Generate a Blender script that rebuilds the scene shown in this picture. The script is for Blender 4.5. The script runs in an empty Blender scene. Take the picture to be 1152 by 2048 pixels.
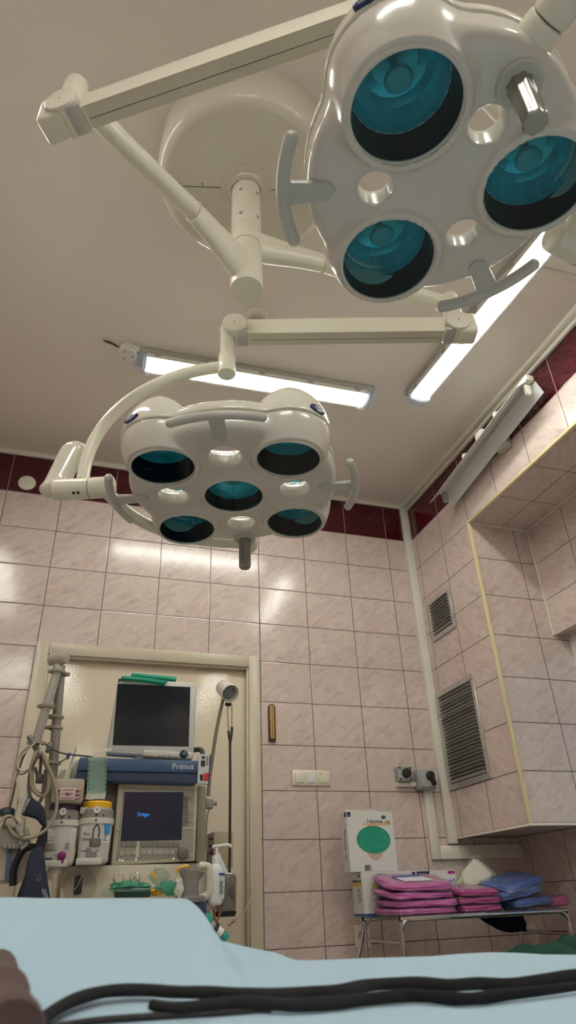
import bpy, bmesh, math, random
import numpy as np
from mathutils import Matrix, Vector, noise
random.seed(7)
PI = math.pi
SC = bpy.context.scene
COL = SC.collection
# ---------------------------------------------------------------- camera
RC = ((0.9517659413823818, -0.3047186085375642, -0.03589097986178897),
      (0.12798289737589433, 0.5005885165797419, -0.8561725965293241),
      (0.27885833465001536, 0.8102824857291586, 0.5154418711327164))
CAM = Vector((-1.091, -3.821, 0.9))
FPX = 1306.59
cd = bpy.data.cameras.new('camera'); cam = bpy.data.objects.new('camera', cd); COL.objects.link(cam)
cd.sensor_fit = 'VERTICAL'; cd.sensor_height = 36.0; cd.lens = FPX / 2048 * 36.0
cd.clip_start = 0.02; cd.clip_end = 60
cd.dof.use_dof = True; cd.dof.focus_distance = 2.9; cd.dof.aperture_fstop = 9.0
m = Matrix(((RC[0][0], -RC[1][0], -RC[2][0], CAM.x), (RC[0][1], -RC[1][1], -RC[2][1], CAM.y),
            (RC[0][2], -RC[1][2], -RC[2][2], CAM.z), (0, 0, 0, 1)))
cam.matrix_world = m
SC.camera = cam
def ray(px, py):
    a, b = (px - 576) / FPX, (py - 1024) / FPX
    return Vector([RC[0][i] * a + RC[1][i] * b + RC[2][i] for i in range(3)])
def at(px, py, y):                       # the point of the plane Y = y seen at a pixel
    d = ray(px, py); return CAM + d * ((y - CAM.y) / d.y)
def atx(px, py, x):
    d = ray(px, py); return CAM + d * ((x - CAM.x) / d.x)
def atz(px, py, z):
    d = ray(px, py); return CAM + d * ((z - CAM.z) / d.z)
# ---------------------------------------------------------------- materials
def lin(c):
    return tuple(((v / 255) / 12.92 if v / 255 <= 0.04045 else ((v / 255 + 0.055) / 1.055) ** 2.4) for v in c) + (1.0,)
MATS = {}
def mat(name, rgb, rough=0.45, metal=0.0, var=0.05, scale=30.0, bump=0.0, bscale=80.0, coat=0.0, emit=None, estr=0.0, spec=0.5):
    if name in MATS: return MATS[name]
    m = bpy.data.materials.new(name); m.use_nodes = True
    nt = m.node_tree; b = nt.nodes['Principled BSDF']
    b.inputs['Roughness'].default_value = rough; b.inputs['Metallic'].default_value = metal
    b.inputs['Coat Weight'].default_value = coat; b.inputs['Coat Roughness'].default_value = 0.06
    b.inputs['Specular IOR Level'].default_value = spec
    tc = nt.nodes.new('ShaderNodeTexCoord')
    n = nt.nodes.new('ShaderNodeTexNoise'); n.inputs['Scale'].default_value = scale; n.inputs['Detail'].default_value = 4
    nt.links.new(tc.outputs['Object'], n.inputs['Vector'])
    r = nt.nodes.new('ShaderNodeMix'); r.data_type = 'RGBA'
    c = lin(rgb)
    r.inputs[6].default_value = tuple(max(0, v * (1 - var)) for v in c[:3]) + (1,)
    r.inputs[7].default_value = tuple(min(1, v * (1 + var)) for v in c[:3]) + (1,)
    nt.links.new(n.outputs['Fac'], r.inputs[0]); nt.links.new(r.outputs[2], b.inputs['Base Color'])
    if bump > 0:
        n2 = nt.nodes.new('ShaderNodeTexNoise'); n2.inputs['Scale'].default_value = bscale; n2.inputs['Detail'].default_value = 3
        nt.links.new(tc.outputs['Object'], n2.inputs['Vector'])
        bp = nt.nodes.new('ShaderNodeBump'); bp.inputs['Strength'].default_value = bump; bp.inputs['Distance'].default_value = 0.004
        nt.links.new(n2.outputs['Fac'], bp.inputs['Height']); nt.links.new(bp.outputs['Normal'], b.inputs['Normal'])
    if emit:
        b.inputs['Emission Color'].default_value = lin(emit); b.inputs['Emission Strength'].default_value = estr
    MATS[name] = m
    return m
def clear_mat(name, tint, gloss_rough=0.04, ior=1.45, haze=0.0, hazecol=(230, 230, 230), bump=0.0, bscale=25):
    if name in MATS: return MATS[name]
    m = bpy.data.materials.new(name); m.use_nodes = True; nt = m.node_tree
    for n in list(nt.nodes):
        if n.type == 'BSDF_PRINCIPLED': nt.nodes.remove(n)
    out = [n for n in nt.nodes if n.type == 'OUTPUT_MATERIAL'][0]
    tr = nt.nodes.new('ShaderNodeBsdfTransparent'); tr.inputs['Color'].default_value = lin(tint)
    gl = nt.nodes.new('ShaderNodeBsdfGlossy'); gl.inputs['Roughness'].default_value = gloss_rough
    ge = nt.nodes.new('ShaderNodeNewGeometry'); dt = nt.nodes.new('ShaderNodeVectorMath'); dt.operation = 'DOT_PRODUCT'
    nt.links.new(ge.outputs['Incoming'], dt.inputs[0]); nt.links.new(ge.outputs['Normal'], dt.inputs[1])
    def mt(op, *v):                       # Schlick's reflectance, the same from both sides of a thin sheet
        n_ = nt.nodes.new('ShaderNodeMath'); n_.operation = op
        for i_, x_ in enumerate(v):
            if isinstance(x_, (int, float)): n_.inputs[i_].default_value = x_
            else: nt.links.new(x_, n_.inputs[i_])
        return n_.outputs[0]
    r0 = ((ior - 1) / (ior + 1)) ** 2
    fr = mt('ADD', mt('MULTIPLY', mt('POWER', mt('SUBTRACT', 1.0, mt('ABSOLUTE', dt.outputs['Value'])), 5.0), 1 - r0), r0)
    mx = nt.nodes.new('ShaderNodeMixShader')
    nt.links.new(fr, mx.inputs[0]); nt.links.new(tr.outputs[0], mx.inputs[1]); nt.links.new(gl.outputs[0], mx.inputs[2])
    last = mx
    if haze > 0:
        df = nt.nodes.new('ShaderNodeBsdfDiffuse'); df.inputs['Color'].default_value = lin(hazecol)
        m2 = nt.nodes.new('ShaderNodeMixShader'); m2.inputs[0].default_value = haze
        nt.links.new(mx.outputs[0], m2.inputs[1]); nt.links.new(df.outputs[0], m2.inputs[2]); last = m2
    if bump > 0:
        tc = nt.nodes.new('ShaderNodeTexCoord'); n2 = nt.nodes.new('ShaderNodeTexNoise'); n2.inputs['Scale'].default_value = bscale
        nt.links.new(tc.outputs['Object'], n2.inputs['Vector'])
        bp = nt.nodes.new('ShaderNodeBump'); bp.inputs['Strength'].default_value = bump; bp.inputs['Distance'].default_value = 0.02
        nt.links.new(n2.outputs['Fac'], bp.inputs['Height']); nt.links.new(bp.outputs['Normal'], gl.inputs['Normal']); nt.links.new(bp.outputs['Normal'], dt.inputs[1])
    nt.links.new(last.outputs[0], out.inputs['Surface'])
    MATS[name] = m
    return m
def tile_mat(name, axis, u0, v0, w, h, base, vein, light, grout, rough=0.16):
    """glazed wall tiles laid in a plain grid; axis 'x','y' with z, or 'yx' for a soffit (u along y, v along x)"""
    m = bpy.data.materials.new(name); m.use_nodes = True; nt = m.node_tree; b = nt.nodes['Principled BSDF']
    L = nt.links.new
    g = nt.nodes.new('ShaderNodeNewGeometry'); s = nt.nodes.new('ShaderNodeSeparateXYZ'); L(g.outputs['Position'], s.inputs[0])
    def mth(op, a, bb=None):
        n = nt.nodes.new('ShaderNodeMath'); n.operation = op
        for i, v in enumerate((a, bb)):
            if v is None: continue
            if isinstance(v, (int, float)): n.inputs[i].default_value = v
            else: L(v, n.inputs[i])
        return n.outputs[0]
    ua, va = {'x': (0, 2), 'y': (1, 2), 'yx': (1, 0)}[axis]
    u = mth('DIVIDE', mth('SUBTRACT', s.outputs[ua], u0), w); v = mth('DIVIDE', mth('SUBTRACT', s.outputs[va], v0), h)
    fu, fv = mth('FRACT', u), mth('FRACT', v)
    iu, iv = mth('FLOOR', u), mth('FLOOR', v)
    du = mth('MULTIPLY', mth('MINIMUM', fu, mth('SUBTRACT', 1.0, fu)), w)
    dv = mth('MULTIPLY', mth('MINIMUM', fv, mth('SUBTRACT', 1.0, fv)), h)
    d = mth('MINIMUM', du, dv)
    isg = mth('LESS_THAN', d, 0.0021)
    # veining: stretched diagonal noise, each tile cut from another place
    cx = nt.nodes.new('ShaderNodeCombineXYZ')
    a = mth('ADD', mth('MULTIPLY', fu, w), mth('MULTIPLY', fv, h * 0.9))
    c = mth('SUBTRACT', mth('MULTIPLY', fv, h), mth('MULTIPLY', fu, w * 0.75))
    rnd = mth('ADD', mth('MULTIPLY', iu, 0.37), mth('MULTIPLY', iv, 0.71))
    L(mth('ADD', mth('MULTIPLY', a, 5.0), rnd), cx.inputs[0]); L(mth('MULTIPLY', c, 15.0), cx.inputs[1]); L(rnd, cx.inputs[2])
    n1 = nt.nodes.new('ShaderNodeTexNoise'); n1.inputs['Scale'].default_value = 1.6; n1.inputs['Detail'].default_value = 6; n1.inputs['Roughness'].default_value = 0.62; n1.inputs['Distortion'].default_value = 0.9
    L(cx.outputs[0], n1.inputs['Vector'])
    cr = nt.nodes.new('ShaderNodeValToRGB'); L(n1.outputs['Fac'], cr.inputs[0])
    e = cr.color_ramp.elements; e[0].position = 0.28; e[0].color = lin(vein); e[1].position = 0.72; e[1].color = lin(light)
    k = e.new(0.47); k.color = lin(base)
    mx = nt.nodes.new('ShaderNodeMix'); mx.data_type = 'RGBA'; L(isg, mx.inputs[0]); L(cr.outputs[0], mx.inputs[6]); mx.inputs[7].default_value = lin(grout)
    L(mx.outputs[2], b.inputs['Base Color'])
    L(mth('ADD', mth('MULTIPLY', isg, 0.6), rough), b.inputs['Roughness'])
    hgt = mth('MINIMUM', mth('DIVIDE', d, 0.006), 1.0)
    n3 = nt.nodes.new('ShaderNodeTexNoise'); n3.inputs['Scale'].default_value = 7.0; L(g.outputs['Position'], n3.inputs['Vector'])
    hh = mth('ADD', hgt, mth('MULTIPLY', n3.outputs['Fac'], 0.5))
    bp = nt.nodes.new('ShaderNodeBump'); bp.inputs['Strength'].default_value = 0.35; bp.inputs['Distance'].default_value = 0.003
    L(hh, bp.inputs['Height']); L(bp.outputs['Normal'], b.inputs['Normal'])
    return m
# ---------------------------------------------------------------- mesh helpers
def link(name, bm, material, parent=None, angle=38, smooth=True):
    bmesh.ops.recalc_face_normals(bm, faces=bm.faces[:])
    me = bpy.data.meshes.new(name); bm.to_mesh(me); bm.free()
    for mt in (material if isinstance(material, (list, tuple)) else [material]): me.materials.append(mt)
    if smooth:
        me.shade_smooth(); me.set_sharp_from_angle(angle=math.radians(angle))
    o = bpy.data.objects.new(name, me); COL.objects.link(o)
    if parent is not None:
        o.parent = parent
        if parent.type == 'EMPTY': o.matrix_parent_inverse = Matrix.Translation(-Vector(parent.location))
    return o
def tag(o, label, cat, group=None, kind=None):
    if label: o['label'] = label
    if cat: o['category'] = cat
    if group: o['group'] = group
    if kind: o['kind'] = kind
    return o
def thing(name, label, cat, loc=(0, 0, 0), group=None):
    o = bpy.data.objects.new(name, None); COL.objects.link(o); o.location = Vector(loc); o.empty_display_size = 0.05
    return tag(o, label, cat, group)
def part(name, bm, material, parent, label=None, **k):
    o = link(name, bm, material, parent, **k)
    if label: o['label'] = label
    return o
def struct(name, bm, material, parent=None, **k):
    o = link(name, bm, material, parent, **k)
    if parent is None: o['kind'] = 'structure'
    return o
NB = bmesh.new
def merge(bm, tmp, M=None):
    if M is not None: tmp.transform(M)
    me = bpy.data.meshes.new('t'); tmp.to_mesh(me); tmp.free(); bm.from_mesh(me); bpy.data.meshes.remove(me)
def box(bm, lo, hi, bev=0.0, seg=2, M=None):
    t = NB(); bmesh.ops.create_cube(t, size=1.0)
    lo, hi = Vector(lo), Vector(hi)
    for v in t.verts: v.co = Vector([(lo[i] + hi[i]) / 2 + v.co[i] * (hi[i] - lo[i]) for i in range(3)])
    if bev > 0: bmesh.ops.bevel(t, geom=t.edges[:], offset=bev, segments=seg, profile=0.5, affect='EDGES')
    merge(bm, t, M); return bm
def prism(bm, pts, vec, bev=0.0, seg=2):
    t = NB(); vs = [t.verts.new(p) for p in pts]; f = t.faces.new(vs)
    r = bmesh.ops.extrude_face_region(t, geom=[f]); nv = [g for g in r['geom'] if isinstance(g, bmesh.types.BMVert)]
    for v in nv: v.co += Vector(vec)
    bmesh.ops.recalc_face_normals(t, faces=t.faces[:])
    if bev > 0: bmesh.ops.bevel(t, geom=t.edges[:], offset=bev, segments=seg, profile=0.5, affect='EDGES')
    merge(bm, t); return bm
def frame_of(d):
    d = Vector(d).normalized(); up = Vector((0, 0, 1)) if abs(d.z) < 0.9 else Vector((1, 0, 0))
    a = d.cross(up).normalized(); b = a.cross(d).normalized(); return a, b, d
def lathe(bm, prof, n=32, M=None, cap=True):
    """profile of (radius, z) turned about z"""
    t = NB(); rings = []
    for r, z in prof:
        if r < 1e-6: rings.append([t.verts.new((0, 0, z))])
        else: rings.append([t.verts.new((r * math.cos(2 * PI * i / n), r * math.sin(2 * PI * i / n), z)) for i in range(n)])
    for a, b in zip(rings[:-1], rings[1:]):
        for i in range(n):
            j = (i + 1) % n
            if len(a) == 1 and len(b) == 1: continue
            if len(a) == 1: t.faces.new((a[0], b[i], b[j]))
            elif len(b) == 1: t.faces.new((a[i], a[j], b[0]))
            else: t.faces.new((a[i], a[j], b[j], b[i]))
    if cap:
        if len(rings[0]) > 1: t.faces.new(rings[0][::-1])
        if len(rings[-1]) > 1: t.faces.new(rings[-1])
    merge(bm, t, M); return bm
def align(p, d):
    a, b, c = frame_of(d); p = Vector(p)
    return Matrix(((a.x, b.x, c.x, p.x), (a.y, b.y, c.y, p.y), (a.z, b.z, c.z, p.z), (0, 0, 0, 1)))
def cyl(bm, p0, p1, r0, r1=None, n=24, bev=0.0):
    p0, p1 = Vector(p0), Vector(p1); L = (p1 - p0).length; r1 = r0 if r1 is None else r1
    if bev > 0: pr = [(max(r0 - bev, 0), 0), (r0 - bev * .3, bev * .3), (r0, bev), (r1, L - bev), (r1 - bev * .3, L - bev * .3), (max(r1 - bev, 0), L)]
    else: pr = [(r0, 0), (r1, L)]
    return lathe(bm, pr, n, align(p0, p1 - p0))
def spline(pts, k=6):
    P = [Vector(p) for p in pts]; out = []
    for i in range(len(P) - 1):
        a, b, c, d = P[max(i - 1, 0)], P[i], P[i + 1], P[min(i + 2, len(P) - 1)]
        for j in range(k):
            t = j / k
            out.append(0.5 * ((2 * b) + (c - a) * t + (2 * a - 5 * b + 4 * c - d) * t * t + (3 * b - a - 3 * c + d) * t ** 3))
    out.append(P[-1]); return out
def tube(bm, pts, r, n=12, smooth=6, flat=1.0, twist=0.0, closed=False, upv=None):
    P = spline(pts, smooth) if smooth > 1 else [Vector(p) for p in pts]
    R = r if callable(r) else (lambda t: r)
    t0 = (P[1] - P[0]).normalized(); a, b, _ = frame_of(t0)
    if upv is not None:
        b = (Vector(upv) - t0 * t0.dot(Vector(upv))).normalized(); a = t0.cross(b)
    t = NB(); rings = []
    for i, p in enumerate(P):
        tg = (P[min(i + 1, len(P) - 1)] - P[max(i - 1, 0)])
        if tg.length < 1e-9: tg = t0
        tg.normalize()
        a = (a - tg * a.dot(tg)).normalized(); b = tg.cross(a)
        f = i / max(1, len(P) - 1); rr = R(f); tw = twist * f
        ca, cb = a * math.cos(tw) + b * math.sin(tw), b * math.cos(tw) - a * math.sin(tw)
        rings.append([t.verts.new(p + ca * (rr * math.cos(2 * PI * k / n)) + cb * (rr * flat * math.sin(2 * PI * k / n))) for k in range(n)])
    for A, B in zip(rings[:-1], rings[1:]):
        for k in range(n): t.faces.new((A[k], A[(k + 1) % n], B[(k + 1) % n], B[k]))
    t.faces.new(rings[0][::-1]); t.faces.new(rings[-1])
    merge(bm, t); return bm
def ball(bm, c, r, sc=(1, 1, 1), M=None, u=20, v=12):
    t = NB(); bmesh.ops.create_uvsphere(t, u_segments=u, v_segments=v, radius=r)
    for q in t.verts: q.co = Vector((q.co.x * sc[0], q.co.y * sc[1], q.co.z * sc[2]))
    if M is not None: t.transform(M)
    for q in t.verts: q.co += Vector(c)
    merge(bm, t); return bm
def rect(px0, py0, px1, py1, y):          # world x0,z0,x1,z1 of a pixel rectangle on plane y
    a, b = at(px0, py0, y), at(px1, py1, y)
    return min(a.x, b.x), min(a.z, b.z), max(a.x, b.x), max(a.z, b.z)
def quad(bm, pxs, y, depth, bev=0.0, seg=2):
    return prism(bm, [at(px, py, y) for px, py in pxs], (0, depth, 0), bev, seg)
def text(name, s, size, M, material, parent, thick=0.0004, align_x='CENTER', sx=1.0, label=None):
    cu = bpy.data.curves.new('t', 'FONT'); cu.body = s; cu.size = size; cu.align_x = align_x; cu.align_y = 'CENTER'; cu.extrude = thick; cu.resolution_u = 3
    o = bpy.data.objects.new('t', cu); COL.objects.link(o)
    bpy.context.view_layer.update()
    me = bpy.data.meshes.new_from_object(o.evaluated_get(bpy.context.evaluated_depsgraph_get()))
    bpy.data.objects.remove(o); bpy.data.curves.remove(cu)
    me.transform(Matrix.Diagonal((sx, 1, 1, 1))); me.transform(M); me.materials.clear(); me.materials.append(material); me.name = name
    ob = bpy.data.objects.new(name, me); COL.objects.link(ob); ob.parent = parent
    if parent.type == 'EMPTY': ob.matrix_parent_inverse = Matrix.Translation(-Vector(parent.location))
    if label: ob['label'] = label
    return ob
FRONT = Matrix.Rotation(PI / 2, 4, 'X')     # text facing -Y
def front_at(p): return Matrix.Translation(Vector(p)) @ FRONT
# ---------------------------------------------------------------- signed distance surfaces
def smin(a, b, k):
    h = np.clip(0.5 + 0.5 * (b - a) / k, 0, 1); return b * (1 - h) + a * h - k * h * (1 - h)
def smax(a, b, k): return -smin(-a, -b, k)
def nets(fn, lo, hi, h, M, name, material, parent, label=None, angle=50):
    """continuous surface of a distance function: surface nets, vertices pulled onto the surface"""
    ax = [np.arange(lo[i], hi[i] + h, h) for i in range(3)]
    X, Y, Z = np.meshgrid(*ax, indexing='ij'); F = fn(X, Y, Z)
    S = F < 0
    n = F.shape
    acc = np.zeros((n[0] - 1, n[1] - 1, n[2] - 1, 3)); cnt = np.zeros(n[:1] and (n[0] - 1, n[1] - 1, n[2] - 1))
    corners = [(i, j, k) for i in (0, 1) for j in (0, 1) for k in (0, 1)]
    def sub(A, c): return A[c[0]:n[0] - 1 + c[0], c[1]:n[1] - 1 + c[1], c[2]:n[2] - 1 + c[2]]
    for a in corners:
        for b in corners:
            if sum(abs(a[i] - b[i]) for i in range(3)) != 1 or a > b: continue
            fa, fb = sub(F, a), sub(F, b); cr = sub(S, a) != sub(S, b)
            t = np.where(cr, fa / np.where(np.abs(fa - fb) < 1e-12, 1e-12, fa - fb), 0)
            for i in range(3): acc[..., i] += np.where(cr, a[i] + t * (b[i] - a[i]), 0)
            cnt += cr
    act = cnt > 0
    idx = -np.ones(act.shape, int); idx[act] = np.arange(act.sum())
    ii = np.argwhere(act)
    V = (ii + acc[act] / cnt[act][:, None]) * h + np.array(lo)
    for _ in range(3):
        e = h * 0.1
        f0 = fn(V[:, 0], V[:, 1], V[:, 2])
        G = np.stack([fn(V[:, 0] + e, V[:, 1], V[:, 2]) - f0, fn(V[:, 0], V[:, 1] + e, V[:, 2]) - f0, fn(V[:, 0], V[:, 1], V[:, 2] + e) - f0], 1) / e
        g2 = np.maximum((G * G).sum(1), 0.05)
        st = -G * (f0 / g2)[:, None]; ln = np.linalg.norm(st, axis=1); st *= np.minimum(1, 0.4 * h / np.maximum(ln, 1e-9))[:, None]
        V = V + st
    faces = []
    for d in range(3):
        o = [(1, 2), (2, 0), (0, 1)][d]
        sl = [slice(1, -1)] * 3; sl[d] = slice(0, n[d] - 1)
        s0 = S[tuple(sl)]; sl2 = list(sl); sl2[d] = slice(1, n[d]); s1 = S[tuple(sl2)]
        pos = np.argwhere(s0 != s1)
        fl = s0[s0 != s1]
        base = pos.copy()
        for q in o: base[:, q] += 1
        def cell(du, dv):
            c = base.copy(); c[:, o[0]] -= du; c[:, o[1]] -= dv; return idx[c[:, 0], c[:, 1], c[:, 2]]
        q = np.stack([cell(1, 1), cell(0, 1), cell(0, 0), cell(1, 0)], 1)
        q[~fl] = q[~fl][:, ::-1]
        faces.append(q)
    faces = np.concatenate(faces); faces = faces[(faces >= 0).all(1)]
    me = bpy.data.meshes.new(name)
    me.from_pydata([tuple(v) for v in V], [], [tuple(int(i) for i in f) for f in faces]); me.update()
    me.transform(M); me.materials.append(material); me.shade_smooth(); me.set_sharp_from_angle(angle=math.radians(angle))
    ob = bpy.data.objects.new(name, me); COL.objects.link(ob); ob.parent = parent
    if parent.type == 'EMPTY': ob.matrix_parent_inverse = Matrix.Translation(-Vector(parent.location))
    if label: ob['label'] = label
    return ob
# ================================================================ the room
XL, XW, XD = -2.45, 1.63, 1.186          # left wall, right wall, face of the boxed duct
YR, YD = -6.2, -0.7463                   # rear wall, front of the duct
ZC, Z0 = 3.52, 2.96                      # ceiling, underside of the boxed beam (a tile joint)
TW, TH = 0.3294, 0.25
PINK = dict(base=(205, 187, 180), vein=(184, 168, 163), light=(216, 200, 193), grout=(78, 68, 62))
T_x = tile_mat('pink_tiles', 'x', 0.0, Z0, TW, TH, **PINK)
T_xd = tile_mat('pink_tiles_duct_front', 'x', XD, Z0, TW, TH, **PINK)
T_y = tile_mat('pink_tiles_side', 'y', YD, Z0, TW, TH, **PINK)
T_s = tile_mat('pink_tiles_soffit', 'yx', YD, XD, TW, TH, **PINK)
BURG = dict(base=(66, 14, 22), vein=(52, 10, 17), light=(88, 27, 35), grout=(176, 140, 132))
B_x = tile_mat('burgundy_tiles', 'x', 0.0, Z0 + TH, TW, 0.4, **BURG)
B_y = tile_mat('burgundy_tiles_side', 'y', YD, Z0 + TH, TW, 0.4, **BURG)
paint = mat('ceiling_paint', (233, 226, 217), 0.45, var=0.02, scale=3, bump=0.05, bscale=12)
white_pl = mat('white_plastic', (224, 220, 208), 0.38, var=0.02)
grey_pl = mat('grey_plastic', (150, 152, 148), 0.42)
yellow_trim = mat('yellowed_edge_trim', (222, 208, 166), 0.4)
floor_m = mat('floor_vinyl', (206, 202, 194), 0.35, var=0.08, scale=8)
beige = mat('door_paint', (212, 200, 180), 0.09, var=0.02, bump=0.22, bscale=90)
beige_fr = mat('door_frame_paint', (200, 190, 170), 0.28, var=0.03)
dark = mat('dark_void', (14, 13, 12), 0.8)
steel = mat('steel', (190, 190, 186), 0.22, 1.0, var=0.04)
chrome = mat('chrome', (205, 205, 205), 0.1, 1.0, var=0.02)
alu = mat('brushed_aluminium', (196, 194, 190), 0.36, 0.75, var=0.05)
black = mat('black_rubber', (18, 18, 20), 0.5)

def by_normal(o, mx, my, mz):
    me = o.data; me.materials.clear()
    for q in (mx, my, mz): me.materials.append(q)
    for p in me.polygons:
        n = p.normal; p.material_index = 0 if abs(n.x) > 0.7 else (1 if abs(n.y) > 0.7 else 2)
zB = Z0 + TH                              # underside of the burgundy border
DX0, DX1, DZ = -1.300, -0.028, 2.215      # door opening
bm = NB()
for lo, hi in (((XL - .1, 0, 0), (DX0, .12, zB)), ((DX1, 0, 0), (XW + .25, .12, zB)), ((DX0, 0, DZ), (DX1, .12, zB))): box(bm, lo, hi)
k = len(bm.faces); box(bm, (XL - .1, 0, zB), (XW + .25, .12, ZC))
o = struct('wall_back', bm, [T_x, B_x], smooth=False)
for p in o.data.polygons[k:]: p.material_index = 1
bm = NB(); box(bm, (XL - .12, YR, 0), (XL, 0, zB)); k = len(bm.faces); box(bm, (XL - .12, YR, zB), (XL, 0, ZC))
o = struct('wall_left', bm, [T_y, B_y], smooth=False)
for p in o.data.polygons[k:]: p.material_index = 1
bm = NB(); box(bm, (XL - .1, YR - .12, 0), (XW + .25, YR, zB)); k = len(bm.faces); box(bm, (XL - .1, YR - .12, zB), (XW + .25, YR, ZC))
o = struct('wall_rear', bm, [T_x, B_x], smooth=False)
for p in o.data.polygons[k:]: p.material_index = 1
# right wall with the window niche
NY0, NZ0, NZ1, XN = -2.35, 1.0, 2.235, 1.80
bm = NB()
box(bm, (XW, YR, NZ1), (XN + .1, 0, ZC)); box(bm, (XW, YR, 0), (XN + .1, 0, NZ0))
box(bm, (XW, YD, NZ0), (XN + .1, 0, NZ1)); box(bm, (XW, YR, NZ0), (XN + .1, NY0, NZ1))
o = struct('wall_right', bm, T_y, smooth=False); by_normal(o, T_y, T_xd, T_s)
# boxed shaft in the corner and the boxed beam along the ceiling
DB = Z0 - 7 * TH
bm = NB(); box(bm, (XD, YD, DB), (XW, 0, Z0))
o = struct('wall_duct_shaft', bm, T_y, smooth=False); by_normal(o, T_y, T_xd, T_s)
bm = NB(); box(bm, (XD, YR, Z0), (XW, 0, zB)); k = len(bm.faces); box(bm, (XD, YR, zB), (XW, 0, ZC))
o = struct('wall_beam', bm, T_y, smooth=False); by_normal(o, T_y, T_xd, T_s); o.data.materials.append(B_y)
for p in o.data.polygons[k:]:
    if abs(p.normal.x) > .7: p.material_index = 3
bm = NB(); box(bm, (XL - .1, YR - .1, ZC), (XW + .25, .12, ZC + .1)); struct('ceiling', bm, paint, smooth=False)
bm = NB(); box(bm, (XL - .1, YR - .1, -.1), (XW + .25, .12, 0)); struct('floor', bm, floor_m, smooth=False)
def trim(n, boxes, m, bev=0.003):
    bm = NB()
    for lo, hi in boxes: box(bm, lo, hi, bev)
    return struct('trim_%d' % n, bm, m)
trim(1, [((XL, -.018, ZC - .034), (1.13, 0, ZC))], white_pl)
trim(2, [((XD - .05, YR, ZC - .03), (XD, -.03, ZC)), ((XD - .022, YR, ZC - .062), (XD, -.03, ZC - .034))], white_pl)
trim(3, [((1.128, -.034, DB - .035), (XD, 0, ZC - .002))], white_pl)
trim(4, [((XD - .007, YD - .007, DB), (XD + .012, YD + .012, Z0 - .002)), ((XD - .007, YR, Z0 - .008), (XD + .012, YD, Z0 + .012))], yellow_trim, .002)
trim(5, [((XD + .014, YD - .006, Z0 - .012), (XW - .004, YD, Z0)), ((XW - .012, YR, Z0 - .010), (XW, YD - .01, Z0)),
         ((XW - .012, YD - .012, NZ1), (XW, YD, Z0 - .012))], white_pl, .002)
trim(6, [((XD - .004, YD - .006, DB - .012), (XW + .1, YD + .004, DB)), ((XD - .006, YD, DB - .012), (XD + .004, -.035, DB))], white_pl, .002)
trim(7, [((.80, -2.222, ZC - .014), (XD - .055, -2.19, ZC))], white_pl)
trim(8, [((1.012, -.022, 1.095), (1.068, 0, 1.468)), ((1.069, -.022, 1.095), (XW, 0, 1.168))], white_pl)
trim(9, [((.836, -.028, 1.486), (.965, 0, 1.511))], white_pl)
# window in the niche
wf = mat('window_frame_paint', (232, 232, 226), 0.35, var=0.02)
bm = NB(); y0, y1 = NY0, YD
for lo, hi in (((XN - .07, y1 - .05, NZ0), (XN, y1, NZ1)), ((XN - .07, y0, NZ0), (XN, y0 + .05, NZ1)), ((XN - .07, y0 + .05, NZ1 - .05), (XN, y1 - .05, NZ1)),
               ((XN - .07, y0 + .05, NZ0), (XN, y1 - .05, NZ0 + .05)), ((XN - .06, (y0 + y1) / 2 - .04, NZ0 + .05), (XN - .01, (y0 + y1) / 2 + .04, NZ1 - .05))): box(bm, lo, hi, .004)
wn = struct('window_1', bm, wf)
bm = NB(); box(bm, (XN - .04, y0 + .05, NZ0 + .05), (XN - .034, y1 - .05, NZ1 - .05)); struct('window_pane', bm, clear_mat('window_glass', (235, 245, 245)), wn)
# cut the wall behind the window: the niche is open to the sky
# door
bm = NB()
box(bm, (DX0 - .018, -.020, 0), (DX0 + .05, .004, DZ + .018), .004); box(bm, (DX1 - .05, -.020, 0), (DX1 + .018, .004, DZ + .018), .004)
box(bm, (DX0 + .05, -.020, DZ - .052), (DX1 - .05, .004, DZ + .018), .004)
box(bm, (DX0, .004, 0), (DX0 + .028, .10, DZ)); box(bm, (DX1 - .028, .004, 0), (DX1, .10, DZ)); box(bm, (DX0 + .028, .004, DZ - .03), (DX1 - .028, .10, DZ))
box(bm, (DX0 + .045, -.006, 0), (DX0 + .062, .03, DZ - .05), .002); box(bm, (DX1 - .062, -.006, 0), (DX1 - .045, .03, DZ - .05), .002)
box(bm, (DX0 + .062, -.006, DZ - .064), (DX1 - .062, .03, DZ - .05), .002)
dr = struct('door_1', bm, beige_fr)
bm = NB(); box(bm, (DX0 + .03, .03, .01), (DX1 - .03, .07, DZ - .032), .003); struct('door_leaf', bm, beige, dr)

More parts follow.
